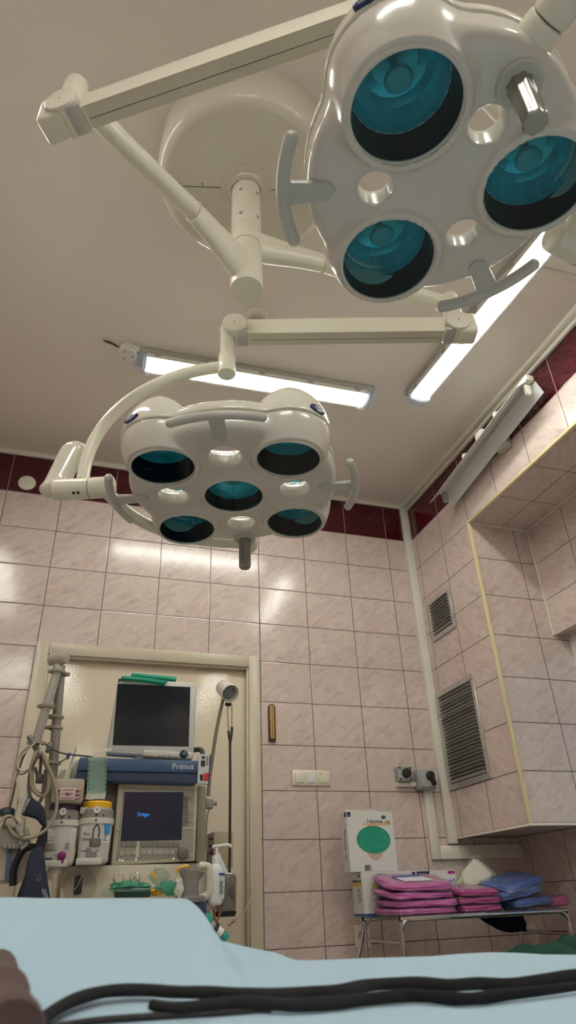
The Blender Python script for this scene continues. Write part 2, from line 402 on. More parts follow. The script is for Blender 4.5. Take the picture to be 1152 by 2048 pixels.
# ================================================================ fluorescent ceiling lights
tube_e = mat('lit_tube', (255, 255, 250), 0.4, emit=(253, 252, 243), estr=26.0)
tube_r = mat('lit_rear_tube', (255, 255, 250), 0.4, emit=(253, 252, 243), estr=75.0)
tray_m = mat('light_tray', (236, 234, 226), 0.4)
diff_m = clear_mat('clear_light_cover', (246, 248, 246), 0.06, 1.35, haze=0.04)
fix_grey = mat('fixture_grey', (168, 166, 158), 0.45)
cap_m = clear_mat('clear_end_cap', (244, 246, 250), 0.1, 1.45, haze=0.14)
def ceiling_light(label, p0, p1, group='fluorescent ceiling lights', tm=None):
    p0, p1 = Vector((p0[0], p0[1], ZC)), Vector((p1[0], p1[1], ZC)); d = (p1 - p0); L = d.length; d.normalize(); c = (p0 + p1) / 2
    t = thing('ceiling_light', label, 'ceiling light', c, group)
    M = Matrix.Translation(c) @ Matrix.Rotation(math.atan2(d.y, d.x), 4, 'Z')
    h = L / 2
    bm = NB(); box(bm, (-h + .01, -.066, -.036), (h - .01, .066, -.001), .008, 2, M)
    for s in (-1, 1):
        for k in range(5):
            x = -h + .12 + k * (L - .24) / 4; box(bm, (x - .016, s * .066 - .006, -.052), (x + .016, s * .066 + .010, -.028), .004, 1, M)
    part('base', bm, fix_grey, t)
    bm = NB(); box(bm, (-h + .06, -.060, -.044), (h - .06, .060, -.0365), .002, 1, M); [box(bm, (-h + .06, s * .0595 - .0012, -.066), (h - .06, s * .0595 + .0012, -.0365), 0, 1, M) for s in (-1, 1)]; part('tray', bm, tray_m, t)
    for s in (-1, 1):
        bm = NB(); lathe(bm, [(.0135, -h + .085), (.0135, h - .085)], 14, M @ Matrix.Translation((0, s * .028, -.062)) @ Matrix.Rotation(PI / 2, 4, 'Y')); part('tube', bm, tm or tube_e, t)
    bm = NB()
    prof = [(-.062, -.037), (-.064, -.058), (-.056, -.080), (-.036, -.093), (0, -.097), (.036, -.093), (.056, -.080), (.064, -.058), (.062, -.037)]
    vs = [[bm.verts.new(M @ Vector((x, y, z))) for y, z in prof] for x in (-h + .05, h - .05)]
    for i in range(len(prof) - 1): bm.faces.new((vs[0][i], vs[0][i + 1], vs[1][i + 1], vs[1][i]))
    part('cover', bm, diff_m, t)
    for s in (-1, 1):
        bm = NB()
        for k in range(4): box(bm, (s * (h - .052) + (-.003 if s > 0 else -.003) - s * .010 * k, -.06, -.09), (s * (h - .052) + .003 - s * .010 * k, .06, -.037), .002, 1, M)
        prism(bm, [M @ Vector((s * h * 1.0 - s * (.05 if abs(y) > .04 or True else 0) * 1.0, y, z)) for y, z in prof], d * (s * .045), .006, 2)
        part('end_cap', bm, cap_m, t)
    return t
ceiling_light('lit fluorescent ceiling light beside the round junction box, running parallel to the back wall', (-1.0, -1.10), (.40, -1.145))
ceiling_light('lit fluorescent ceiling light running along the beam, above the unlit wall lamp', (.640, -1.20), (.730, -2.62))
ceiling_light('lit fluorescent ceiling light near the plain wall at the far side from the window', (-1.80, -1.3), (-1.80, -2.7))
ceiling_light('lit fluorescent ceiling light over the rear of the room, nearer the window', (-.02, -4.62), (1.38 - .25, -4.62), tm=tube_r)
ceiling_light('lit fluorescent ceiling light over the rear of the room, away from the window', (-2.1, -4.62), (-.72, -4.62), tm=tube_r)
# junction box and its wire
jb = atz(255, 707, ZC - .03)
t = thing('junction_box', 'small round white junction box on the ceiling with a loose dark wire', 'junction box', (jb.x, jb.y, ZC))
bm = NB(); cyl(bm, (jb.x, jb.y, ZC - .045), (jb.x, jb.y, ZC), .052, n=28, bev=.006); box(bm, (jb.x + .02, jb.y - .055, ZC - .035), (jb.x + .06, jb.y - .03, ZC - .008), .004); part('box_body', bm, white_pl, t)
for a in range(3):
    bm = NB(); cyl(bm, (jb.x + .03 * math.cos(a * 2.1), jb.y + .03 * math.sin(a * 2.1), ZC - .047), (jb.x + .03 * math.cos(a * 2.1), jb.y + .03 * math.sin(a * 2.1), ZC - .044), .006, n=10); part('screw', bm, grey_pl, t)
bm = NB(); a = atz(207, 681, ZC - .012); b = atz(224, 686, ZC - .006); c = atz(240, 696, ZC - .02); tube(bm, [a, b, c, (jb.x - .04, jb.y - .02, ZC - .02)], .0035, 6); tube(bm, [atz(212, 684, ZC - .02), b + Vector((0, 0, -.01)), c], .002, 6); part('wire', bm, black, t)
# smoke detector
sd = atz(513, 632, ZC)
t = thing('smoke_detector', 'round white ceiling detector with a slotted ring, above the bent lamp joint', 'detector', (sd.x, sd.y, ZC))
bm = NB(); cyl(bm, (sd.x, sd.y, ZC - .028), (sd.x, sd.y, ZC), .056, .062, 32, .004); part('base', bm, white_pl, t)
bm = NB(); cyl(bm, (sd.x, sd.y, ZC - .046), (sd.x, sd.y, ZC - .028), .034, .044, 32); cyl(bm, (sd.x, sd.y, ZC - .062), (sd.x, sd.y, ZC - .054), .026, .040, 28, .003)
for i in range(26):
    a = 2 * PI * i / 26; ca, sa = math.cos(a), math.sin(a)
    tube(bm, [(sd.x + .040 * ca, sd.y + .040 * sa, ZC - .028), (sd.x + .038 * ca, sd.y + .038 * sa, ZC - .056)], .0022, 5, 1)
part('sensor_cage', bm, mat('old_white', (206, 196, 172), .45), t)
# white cover disc on the burgundy border
p = at(54, 966, 0)
bm = NB(); cyl(bm, (p.x, -.008, p.z), (p.x, .002, p.z), .050, .054, 32, .003)
tag(link('cover_disc', bm, white_pl), 'flat round white cover plate on the burgundy tile border', 'cover plate')
# ================================================================ vents on the shaft
def vent(label, y0, y1, z0, z1, nsl, fr):
    t = thing('vent_grille', label, 'vent', (XD, (y0 + y1) / 2, z0), 'vent grilles on the shaft')
    x = XD
    bm = NB()
    for lo, hi in (((y0, z0), (y1, z0 + fr)), ((y0, z1 - fr), (y1, z1)), ((y0, z0 + fr), (y0 + fr, z1 - fr)), ((y1 - fr, z0 + fr), (y1, z1 - fr))):
        box(bm, (x - .010, lo[0], lo[1]), (x, hi[0], hi[1]), .002, 1)
    part('frame', bm, alu, t)
    bm = NB(); box(bm, (x - .003, y0 + fr, z0 + fr), (x - .0005, y1 - fr, z1 - fr)); part('backing', bm, dark, t)
    bm = NB(); random.seed(nsl)
    hgt = (z1 - z0 - 2 * fr) / nsl
    for i in range(nsl):
        z = z0 + fr + (i + .5) * hgt; tilt = math.radians(random.choice((30, 34, 38, 26)) if nsl > 12 else 20)
        M = Matrix.Translation((x - .012, (y0 + y1) / 2, z)) @ Matrix.Rotation(tilt, 4, 'Y')
        hw = hgt * (.5 if nsl > 12 else .42)
        box(bm, (-hw, -(y1 - y0) / 2 + fr, -.0012), (hw, (y1 - y0) / 2 - fr, .0012), 0, 1, M)
    part('louvre', bm, alu, t)
    bm = NB(); n = int((y1 - y0 - 2 * fr) / .014)
    for i in range(n): box(bm, (x - .006, y0 + fr + .014 * i + .003, z0 + fr), (x - .003, y0 + fr + .014 * i + .0075, z1 - fr))
    part('rear_louvre', bm, mat('dull_metal', (110, 108, 104), .5, .6), t)
    for yy in (y0 + fr / 2, y1 - fr / 2):
        for f in (.25, .75): bm = NB(); cyl(bm, (x - .013, yy, z0 + (z1 - z0) * f), (x - .009, yy, z0 + (z1 - z0) * f), .0045, n=10); part('screw', bm, grey_pl, t)
    for zz in (z0 + fr / 2, z1 - fr / 2):
        for f in ((.3, .7) if nsl > 12 else (.5,)): bm = NB(); cyl(bm, (x - .013, y0 + (y1 - y0) * f, zz), (x - .009, y0 + (y1 - y0) * f, zz), .0045, n=10); part('screw', bm, grey_pl, t)
vent('small square metal vent grille with slanted louvres, high on the tiled shaft', -.412, -.112, 2.38, 2.672, 10, .034)
vent('tall metal vent grille with bent louvres, low on the tiled shaft', -.495, -.038, 1.463, 2.056, 26, .032)
# ================================================================ small things on the back wall
p = at(543, 1446, 0); q0, q1 = at(543, 1409, 0), at(543, 1484, 0)
t = thing('thermometer', 'narrow brown wooden wall thermometer beside the door frame', 'thermometer', (p.x, 0, q1.z))
wood = mat('brown_wood', (74, 44, 20), .4, var=.25, scale=40); brass = mat('brass_scale', (196, 160, 88), .35, .4)
hw = .0215
bm = NB(); pts = [(p.x - hw, .002, q1.z), (p.x + hw, .002, q1.z)] + [(p.x + hw * math.cos(a), .002, q0.z - hw + hw * math.sin(a)) for a in np.linspace(0, PI, 12)]
prism(bm, pts, (0, -.018, 0), .004); part('board', bm, wood, t)
bm = NB(); box(bm, (p.x - .0115, -.0185, q1.z + .018), (p.x + .0115, -.0155, q0.z - .014), .002, 1); part('scale_plate', bm, brass, t)
bm = NB(); tube(bm, [(p.x, -.019, q1.z + .03), (p.x, -.019, q0.z - .02)], .0016, 6, 1); ball(bm, (p.x, -.020, q1.z + .03), .004)
for i in range(15): box(bm, (p.x - .008, -.0192, q1.z + .045 + i * .0105), (p.x - .003, -.0185, q1.z + .0465 + i * .0105)); box(bm, (p.x + .003, -.0192, q1.z + .045 + i * .0105), (p.x + .008, -.0185, q1.z + .0465 + i * .0105))
part('tube', bm, mat('dark_ink', (40, 26, 18), .4), t)
x0, z0, x1, z1 = .178, 1.487, .412, 1.572
t = thing('light_switch', 'cream triple rocker light switch in one frame on pink tiles', 'light switch', ((x0 + x1) / 2, 0, z0))
cream = mat('cream_switch', (228, 222, 200), .3); cream2 = mat('white_switch', (226, 226, 224), .3)
bm = NB(); box(bm, (x0, -.012, z0), (x1, 0, z1), .005, 3); part('frame', bm, cream, t)
for i in range(3):
    cx = x0 + (x1 - x0) * (i + .5) / 3 + (1 - i) * .004
    bm = NB(); box(bm, (cx - .029, -.018, z0 + .013), (cx + .029, -.010, z1 - .012), .006, 3); r = part('rocker', bm, cream if i != 1 else cream2, t)
    if i: text('rocker_mark', 'i' if i == 1 else 'o8', .012, front_at((cx - .016, -.0183, z1 - .022)), mat('ink', (40, 40, 44), .5), r)
# rotary switches
gm = mat('switch_box_grey', (160, 163, 158), .38, var=.03)
t = thing('rotary_switch', 'small grey square rotary switch box with round black knob', 'switch', (.875, 0, 1.5))
bm = NB(); box(bm, (.836, -.060, 1.512), (.928, 0, 1.596), .006, 3); part('box_body', bm, gm, t)
for sx in (.846, .918):
    for sz in (1.522, 1.586): bm = NB(); cyl(bm, (sx, -.063, sz), (sx, -.059, sz), .006, n=10); part('screw', bm, black, t)
bm = NB(); cyl(bm, (.886, -.082, 1.556), (.886, -.058, 1.556), .026, .028, 28, .004); part('knob', bm, black, t)
t = thing('rotary_switch', 'larger grey rotary isolator box with black pointed handle', 'switch', (1.02, 0, 1.46))
bm = NB(); box(bm, (.960, -.070, 1.466), (1.078, 0, 1.582), .012, 3); box(bm, (.966, -.084, 1.474), (1.072, -.066, 1.576), .010, 3); part('box_body', bm, gm, t)
bm = NB(); cyl(bm, (1.030, -.105, 1.540), (1.030, -.082, 1.540), .024, .026, 26, .004)
M = Matrix.Translation((1.030, -.100, 1.540)) @ Matrix.Rotation(math.radians(-18), 4, 'Y'); box(bm, (-.011, -.014, -.058), (.011, .014, 0), .006, 2, M); part('handle', bm, black, t)
p = at(724, 1872, 0)
t = thing('wall_socket', 'cream wall socket low on the tiles beside the trolley leg', 'socket', (p.x, 0, p.z - .05))
bm = NB(); box(bm, (p.x - .045, -.014, p.z - .05), (p.x + .045, 0, p.z + .05), .005, 3); part('frame', bm, cream, t)
bm = NB(); cyl(bm, (p.x, -.016, p.z), (p.x, -.012, p.z), .024, n=24); part('outlet', bm, grey_pl, t)
# ================================================================ unlit wall lamp below the ceiling trunking
t = thing('wall_lamp', 'long unlit tube lamp with a white folded metal reflector, hung on the beam wall', 'wall lamp', (XD, -1.15, 3.2))
a, b = atx(866, 998, XD - .20), atx(1032, 776, XD - .20)
refl = mat('white_enamel', (214, 216, 216), .3, var=.02)
def lamp_pt(f, dx, dz): q = a.lerp(b, f); return Vector((q.x + dx, q.y, q.z + dz))
def strip(bm, f0, f1, pts):               # folded sheet along the lamp, 1.5 mm thick
    for (x0, z0), (x1, z1) in zip(pts[:-1], pts[1:]):
        n = Vector((-(z1 - z0), 0, x1 - x0)).normalized() * .0015
        prism(bm, [lamp_pt(f0, x0, z0), lamp_pt(f1, x0, z0), lamp_pt(f1, x1, z1), lamp_pt(f0, x1, z1)], n)
bm = NB(); strip(bm, 0, 1, [(0, 0), (.062, .052), (.115, .052), (.150, -.02)]); strip(bm, -.035, 0.0, [(-.012, -.012), (.03, .026)]); strip(bm, -.03, 1.03, [(.115, .050), (.152, -.024)]); part('reflector', bm, refl, t)
bm = NB(); prism(bm, [lamp_pt(-.01, .064, .052), lamp_pt(-.01, .112, .052), lamp_pt(-.01, .112, .088), lamp_pt(-.01, .064, .088)], lamp_pt(1.03, 0, 0) - lamp_pt(-.01, 0, 0), .004); part('channel', bm, white_pl, t)
for f in (.0, .975):
    bm = NB(); prism(bm, [lamp_pt(f, .068, .05), lamp_pt(f, .108, .05), lamp_pt(f, .104, -.012), lamp_pt(f, .088, -.022), lamp_pt(f, .072, -.012)], (lamp_pt(1, 0, 0) - lamp_pt(0, 0, 0)) * .022, .004)
    part('tube_socket', bm, white_pl if f > .5 else grey_pl, t)
bm = NB(); tube(bm, [lamp_pt(.28, .115, .11), lamp_pt(.72, .115, .11)], .006, 10, 1); part('rod', bm, steel, t)
for f in (.30, .68):
    bm = NB(); q = lamp_pt(f, .09, .10); tube(bm, [q + Vector((0, 0, -.015)), q + Vector((.0, 0, .028)), q + Vector((.05, 0, .032)), Vector((XD, q.y, q.z + .032))], .013, 12); part('bracket', bm, white_pl, t)
bm = NB(); q = lamp_pt(.5, .105, .115); box(bm, q - Vector((.03, .035, .025)), Vector((XD, q.y + .035, q.z + .03)), .005); part('wall_block', bm, white_pl, t)
p = atx(1006, 890, XD - .03)
t = thing('cable_connector', 'small grey cable connector box on the beam below the wall lamp', 'connector', (XD, p.y, p.z - .04))
bm = NB(); box(bm, (XD - .050, p.y - .045, p.z - .035), (XD, p.y + .045, p.z + .03), .008, 3); box(bm, (XD - .036, p.y - .040, p.z + .028), (XD, p.y - .02, p.z + .060), .005); part('box_body', bm, mat('old_grey_plastic', (176, 172, 160), .4), t)
bm = NB(); tube(bm, [(XD - .02, p.y - .03, p.z + .055), (XD - .03, p.y - .03, p.z + .10), (XD - .05, p.y + .02, p.z + .15)], .005, 8); part('cable', bm, white_pl, t)
# ================================================================ surgical lights
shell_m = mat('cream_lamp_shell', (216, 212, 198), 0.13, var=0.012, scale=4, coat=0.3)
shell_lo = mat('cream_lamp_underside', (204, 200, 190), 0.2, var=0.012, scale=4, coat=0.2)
arm_m = mat('cream_arm_paint', (222, 218, 200), 0.26, var=0.012, scale=4)
grip_m = mat('light_grey_grip', (188, 187, 180), 0.3, var=0.02)
cup_m = mat('black_lens_cup', (20, 21, 22), 0.35)
refl_m = mat('teal_faceted_reflector', (80, 206, 220), 0.24, 0.5, var=0.14, scale=9)
bulb_m = mat('teal_bulb_shield', (96, 168, 178), 0.45, 0.2)
glass_m = clear_mat('teal_coated_glass', (186, 234, 238), 0.015, 1.42)
badge_m = mat('dark_blue_badge', (22, 32, 84), 0.25)
badge_t = mat('silver_print', (206, 210, 220), 0.3)
seam_m = mat('yellowed_seam', (196, 188, 160), .35)
CX, CY = -0.694, -2.325                                            # the ceiling column
# ---- ceiling mount
t = thing('ceiling_mount', 'large round cream canopy and short column on the ceiling carrying both surgical lights', 'ceiling mount', (CX, CY, ZC))
bm = NB(); R = .345
lathe(bm, [(R, 0), (R, -.150), (R - .006, -.176), (R - .020, -.194), (R - .042, -.2), (.10, -.2)], 72, Matrix.Translation((CX, CY, ZC)), cap=False)
lathe(bm, [(.10, -.2), (.098, -.203), (.082, -.207), (.072, -.222), (.058, -.224)], 40, Matrix.Translation((CX, CY, ZC)), cap=False)
part('canopy', bm, shell_m, t)
qa, qb = atz(345, 383, ZC - .2), atz(545, 391, ZC - .2); sdv = (qb - qa).normalized(); MS = Matrix.Translation((CX, CY, ZC - .2)) @ Matrix.Rotation(math.atan2(sdv.y, sdv.x), 4, 'Z')
for u0_, u1_ in ((-R + .045, -.1), (.1, R - .045)):
    bm = NB(); box(bm, (u0_, -.001, -.0012), (u1_, .001, .0004), 0, 1, MS); part('seam', bm, dark, t)
for x in (-.26, -.17, .17, .26):
    bm = NB(); qq = MS @ Vector((x, -.012, 0)); cyl(bm, qq + Vector((0, 0, -.0025)), qq + Vector((0, 0, .0005)), .005, n=10); part('screw', bm, grey_pl, t)
bm = NB(); cyl(bm, (CX, CY, 3.045), (CX, CY, ZC - .2), .056, n=40); part('column', bm, arm_m, t)
for zz in (3.09, 3.235):
    for a in (-125, -55):
        d = Vector((math.cos(math.radians(a)), math.sin(math.radians(a)), 0)); q = Vector((CX, CY, zz)) + d * .0555
        bm = NB(); cyl(bm, q, q + d * .003, .007, n=12); part('bolt', bm, grey_pl, t)
# ---- one light: arm on the column, sprung arm, yoke and head
def surgical_light(label, c, yaw, rl, nl, Rd, hole_r, rh, centre_lens, bar_r, bar_span, stem_r, mand_r, handles, mand, zcol, armz, j, zend, arm_col, handle_scale, badges):
    c = Vector(c)
    t = thing('surgical_light', label, 'surgical light', (CX, CY, zcol))
    M = Matrix.Translation(c) @ Matrix.Rotation(yaw, 4, 'Z')
    # collar on the column and the first, rigid arm
    z0, z1 = arm_col
    bm = NB(); cyl(bm, (CX, CY, z0), (CX, CY, z1), .057, n=40, bev=.003); part('collar', bm, arm_m, t)
    j = Vector(j); d = Vector((j.x - CX, j.y - CY, 0)); L = d.length; d.normalize()
    s = Vector((CX, CY, zcol)); e = Vector((j.x, j.y, armz))
    bm = NB(); tube(bm, [s + d * .0, s + d * .06 + Vector((0, 0, .004)), s.lerp(e, .25) + Vector((0, 0, .02)), s.lerp(e, .45) + Vector((0, 0, .012)), s.lerp(e, .7), e - d * .01], lambda f: .050 - .020 * min(1, f * 2.6), 20, 8, flat=1.25)
    tube(bm, [s + d * .01 + Vector((0, 0, -.035)), s.lerp(e, .12) + Vector((0, 0, -.016)), s.lerp(e, .24) + Vector((0, 0, .004)), s.lerp(e, .35) + Vector((0, 0, .014))], lambda f: .040 - .011 * f, 20, 8, flat=1.75 if armz < 2.9 else 1.3)
    sw = part('swing_arm', bm, arm_m, t)
    bm = NB(); q = s.lerp(e, .36) + Vector((0, 0, .016)); tube(bm, [q - d * .0012, q + d * .0012], .0348, 20, 1, flat=1.25); part('arm_joint_line', bm, seam_m, sw)
    bm = NB(); cyl(bm, e + Vector((0, 0, -.075)), e + Vector((0, 0, .055)), .036, .033, 28, .010); cyl(bm, e + Vector((0, 0, -.115)), e + Vector((0, 0, -.070)), .036, n=28, bev=.003); part('pivot', bm, arm_m, t)
    # sprung arm: box beam between two disc-covered joints
    js = Vector((j.x, j.y, j.z)); je = Vector((c.x, c.y, zend))
    u = (je - js); LL = u.length; u.normalize(); nrm = Vector((u.y, -u.x, 0)).normalized()
    if nrm.y > 0: nrm = -nrm
    up = nrm.cross(u); up = up if up.z > 0 else -up
    def fr(p, x, y, z): return p + u * x + nrm * y + up * z
    bm = NB()
    a0, a1 = .02, LL - .02
    pts = [(-.029, -.042), (.029, -.042), (.029, .014), (.022, .044), (-.022, .044), (-.029, .014)]
    tp = NB(); rings = []
    for f, k in ((.055, 1.0), (.12, 1.0), (.5, 1.04), (.88, 1.0), (.945, 1.0)):
        rings.append([tp.verts.new(fr(js, LL * f, y * k, z * k)) for y, z in pts])
    for A, B in zip(rings[:-1], rings[1:]):
        for q in range(6): tp.faces.new((A[q], A[(q + 1) % 6], B[(q + 1) % 6], B[q]))
    tp.faces.new(rings[0][::-1]); tp.faces.new(rings[-1]); bmesh.ops.recalc_face_normals(tp, faces=tp.faces[:])
    bmesh.ops.bevel(tp, geom=tp.edges[:], offset=.003, segments=2, affect='EDGES'); merge(bm, tp)
    sp = part('spring_arm', bm, arm_m, t)
    bm = NB(); prism(bm, [fr(js, LL * .07, -.0296, -.0425), fr(js, LL * .93, -.0296, -.0425), fr(js, LL * .93, .031, -.0425), fr(js, LL * .07, .031, -.0425)], up * -.0015); part('underside_shade', bm, mat('arm_underside_shade', (204, 198, 180), .3), sp)  # thin darker sheet: shade of the beam's lower face put into its colour
    bm = NB(); prism(bm, [fr(js, LL * .07, -.004, -.0438), fr(js, LL * .93, -.004, -.0438), fr(js, LL * .93, -.0025, -.0438), fr(js, LL * .07, -.0025, -.0438)], up * -.0008); part('groove', bm, mat('groove_shadow', (80, 74, 62), .6), sp)
    for q, sg in ((js, 1), (je, -1)):
        bm = NB(); cyl(bm, q - nrm * .040, q + nrm * .040, .044, n=36, bev=.004)
        hp = part('joint_housing', bm, arm_m, t)
        bm = NB(); cyl(bm, q + nrm * .038, q + nrm * .050, .046, n=40, bev=.003); cv = part('joint_cover', bm, arm_m, t)
        bm = NB(); cyl(bm, q + nrm * .0495, q + nrm * .0508, .004, n=12); part('cover_mark', bm, grey_pl, cv)
        bm = NB(); box(bm, (-.022, -.039, -.043), (.022, .039, -.020), .004, 2, Matrix(((u.x, nrm.x, up.x, q.x + sg * u.x * .03), (u.y, nrm.y, up.y, q.y + sg * u.y * .03), (u.z, nrm.z, up.z, q.z + sg * u.z * .03), (0, 0, 0, 1)))); part('joint_strip', bm, alu, t, 'bare metal strip under the joint')
    # block between pivot and joint at the first end
    bm = NB(); box(bm, (-.062, -.040, -.052), (.012, .040, .050), .014, 3, Matrix(((u.x, nrm.x, 0, js.x - u.x * .012), (u.y, nrm.y, 0, js.y - u.y * .012), (0, 0, 1, js.z), (0, 0, 0, 1)))); part('joint_block', bm, arm_m, t)
    # down tube and hub
    hz = c.z + .535
    top = je - u * -.048; top = Vector((c.x + u.x * .03, c.y + u.y * .03, zend))
    bm = NB(); tube(bm, [je + Vector((0, 0, .0)) + u * .01, top + Vector((0, 0, .012)) , top + Vector((0, 0, -.03)), Vector((top.x, top.y, hz + .11)), Vector((top.x, top.y, hz + .02))], .027, 20, 8); part('down_tube', bm, arm_m, t)
    bm = NB(); cyl(bm, (top.x, top.y, hz - .02), (top.x, top.y, hz + .075), .034, .032, 32, .004); part('yoke_hub', bm, arm_m, t)
    # yoke: outer arc in the vertical plane, pivot tube, inner arc in the horizontal plane
    pa = yaw + math.radians(mand + 90); aa = yaw + math.radians(mand)
    pd = Vector((math.cos(pa), math.sin(pa), 0)); ad = Vector((math.cos(aa), math.sin(aa), 0))
    Ro = Rd + .175; ctr = Vector((top.x, top.y, 0)); zp = c.z + .05
    bm = NB(); pts = []
    for i in range(13):
        f = i / 12 * PI / 2; rr = Ro * math.sin(f); z = zp + .03 + (hz + .02 - zp - .03) * math.cos(f) ** .9
        pts.append(ctr.lerp(Vector((c.x, c.y, 0)), i / 12) + pd * rr + Vector((0, 0, z)))
    tube(bm, pts, .0235, 18, 3, flat=.9); part('outer_yoke', bm, arm_m, t)
    r0, r1 = Rd + .065, Rd + .265; C3 = Vector((c.x, c.y, zp))
    bm = NB(); cyl(bm, C3 + pd * r0, C3 + pd * r1, .036, n=32, bev=.005); pv = part('yoke_pivot', bm, arm_m, t)
    bm = NB(); cyl(bm, C3 + pd * (r0 + .078), C3 + pd * (r0 + .081), .0365, n=32); part('pivot_ring', bm, mat('arm_shadow_line', (120, 114, 98), .5), pv)
    for k in (.11, .125):
        dn = Vector((0, 0, -1)) * .030 + Vector((-pd.y, pd.x, 0)) * -.022; dn = dn.normalized()
        if dn.y > 0: dn = Vector((-dn.x, -dn.y, dn.z))
        bm = NB(); q = C3 + pd * (r0 + k) + dn * .034; cyl(bm, q, q + dn * .0035, .005, n=10); part('pivot_screw', bm, dark, pv)
    # rounded counter cover beside the pivot
    sd_ = Vector((-pd.y, pd.x, 0)); sd_ = sd_ if sd_.y > 0 else -sd_
    def paddle(X, Y, Z):
        # X along outward, Y side, Z up
        zc = np.clip(Z, .02, .17)
        wv = .036
        lean = .010 - .25 * Z
        q = np.sqrt(((X - .016 + .27 * Z) / 1.25) ** 2 + Y ** 2 + (Z - zc) ** 2)
        return q - wv - .005 * np.exp(-((Z - .012) / .016) ** 2)
    Mp = Matrix(((pd.x, sd_.x, 0, 0), (pd.y, sd_.y, 0, 0), (0, 0, 1, 0), (0, 0, 0, 1))); Mp.translation = C3 + pd * (r1 + .004) + sd_ * .03 + Vector((0, 0, .012))
    nets(paddle, (-.14, -.07, -.09), (.15, .07, .23), .006, Mp, 'counter_cover', shell_m, t)
    bm = NB(); pts = [C3 + pd * (r0 + .03) + Vector((0, 0, -.012))]
    for i in range(1, 12):
        f = i / 12; ang = pa + (aa - pa) * f; rr = r0 + .022
        pts.append(Vector((c.x + rr * math.cos(ang), c.y + rr * math.sin(ang), zp - .010)))
    pts.append(C3 + ad * (r0 + .035) + Vector((0, 0, -.01)))
    tube(bm, pts, .0235, 18, 3, flat=.85); part('inner_yoke', bm, arm_m, t)
    bm = NB(); cyl(bm, C3 + ad * (Rd - .03), C3 + ad * (Rd + .025), .035, n=32, bev=.004); cyl(bm, C3 + ad * (Rd + .027), C3 + ad * (Rd + .135), .033, n=32, bev=.004); part('head_hub', bm, arm_m, t)
    # ---- the head
    if nl == 3: lang = [0, 120, 240]
    else: lang = [45, 135, 225, 315]
    hang = [a + 180 / nl for a in lang]
    pods = [(rl * math.cos(math.radians(a)), rl * math.sin(math.radians(a))) for a in lang]
    holes = [(rh * math.cos(math.radians(a)), rh * math.sin(math.radians(a))) for a in hang]
    LR = .094; tilt = .07; SEAM = .064; TOP = .226
    lens = [(x, y, -.020, x / rl * tilt, y / rl * tilt) for x, y in pods] + ([(0, 0, -.018, 0, 0)] if centre_lens else [])
    def body(X, Y, Z):
        r = np.sqrt(X * X + Y * Y)
        rise = .012 * np.clip(1 - r / Rd, 0, 1)
        q0 = r - (Rd - .026); q1 = np.abs(Z - .055) - (.055 + rise - .026)
        d = np.minimum(np.maximum(q0, q1), 0) + np.sqrt(np.maximum(q0, 0) ** 2 + np.maximum(q1, 0) ** 2) - .026
        for x, y in pods:
            rr = np.sqrt((X - x) ** 2 + (Y - y) ** 2)
            # radius grows from the lens rim to the seam, then rounds over into the dome
            u = np.clip((Z + .024) / .09, 0, 1)
            lowr = .1085 + .0235 * np.sin(u * PI / 2)
            v = np.clip((Z - .06) / (TOP - .06), 0, 1)
            prof = np.where(Z < .06, lowr, .132 * np.sqrt(np.clip(1 - v ** 2.1, 0, 1)) )
            side = (rr - prof) * .8
            p = np.maximum(side, np.maximum(-.024 - Z, Z - TOP))
            d = smin(d, p, .013)
        if centre_lens:
            rr = np.sqrt(X * X + Y * Y)
            p = np.maximum((rr - (.106 + .35 * np.clip(Z + .022, 0, .1))) * .9, np.maximum(-.022 - Z, Z - .06)); d = smin(d, p, .014)
        else:
            rr = np.sqrt(X * X + Y * Y); d = smin(d, np.maximum(rr - .046, np.maximum(-.0035 - Z, Z - .05)), .006)
        for x, y in holes:
            rr = np.sqrt((X - x) ** 2 + (Y - y) ** 2)
            fl = .010 * np.exp(-np.clip(Z, 0, 1) / .012)
            d = smax(d, -(rr - hole_r * .90 - .10 * np.clip(.03 - Z, 0, .03) - 1.1 * np.clip(Z - .036, 0, .2)), .006)
        for x, y, z, tx, ty in lens:
            # lens bore, tilted a little towards the middle
            ax = X - x + tx * (Z - z); ay = Y - y + ty * (Z - z)
            rr = np.sqrt(ax * ax + ay * ay)
            d = np.maximum(d, -np.maximum(rr - LR - .002, Z - .158 if (x or y) else Z - .100))
        return d
    ext = max(Rd, rl + .135) + .02; h = .0058
    low = lambda X, Y, Z: smax(body(X, Y, Z), Z - SEAM, .004)
    upf = lambda X, Y, Z: smax(body(X, Y, Z) - .0022, (SEAM + .0035) - Z, .004)
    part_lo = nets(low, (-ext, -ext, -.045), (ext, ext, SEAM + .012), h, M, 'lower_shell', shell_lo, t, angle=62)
    part_up = nets(upf, (-ext, -ext, SEAM - .012), (ext, ext, TOP + .02), h, M, 'upper_shell', shell_m, t, angle=62)
    mid = lambda X, Y, Z: np.maximum(body(X, Y, Z) + .003, np.abs(Z - SEAM - .002) - .006)
    nets(mid, (-ext, -ext, SEAM - .016), (ext, ext, SEAM + .02), h, M, 'shell_seam', seam_m, part_up, angle=62)
    # lenses
    for x, y, z, tx, ty in lens:
        N = Vector((tx, ty, 1)).normalized() if (tx or ty) else Vector((0, 0, 1))
        # axis leans inwards on the way down
        N = Vector((tx, ty, 1)).normalized()
        A = M @ Matrix.Translation((x, y, z)) @ align((0, 0, 0), N)
        dep = .148 if (x or y) else .098; rim = .072 if (x or y) else .046
        bm = NB(); lathe(bm, [(LR + .0095, .012), (LR + .009, .001), (LR + .0065, -.0035), (LR + .003, -.004), (LR + .0005, -.0018), (LR, .004)], 72, A, cap=False); lr_ = part('lens_ring', bm, shell_lo, t)
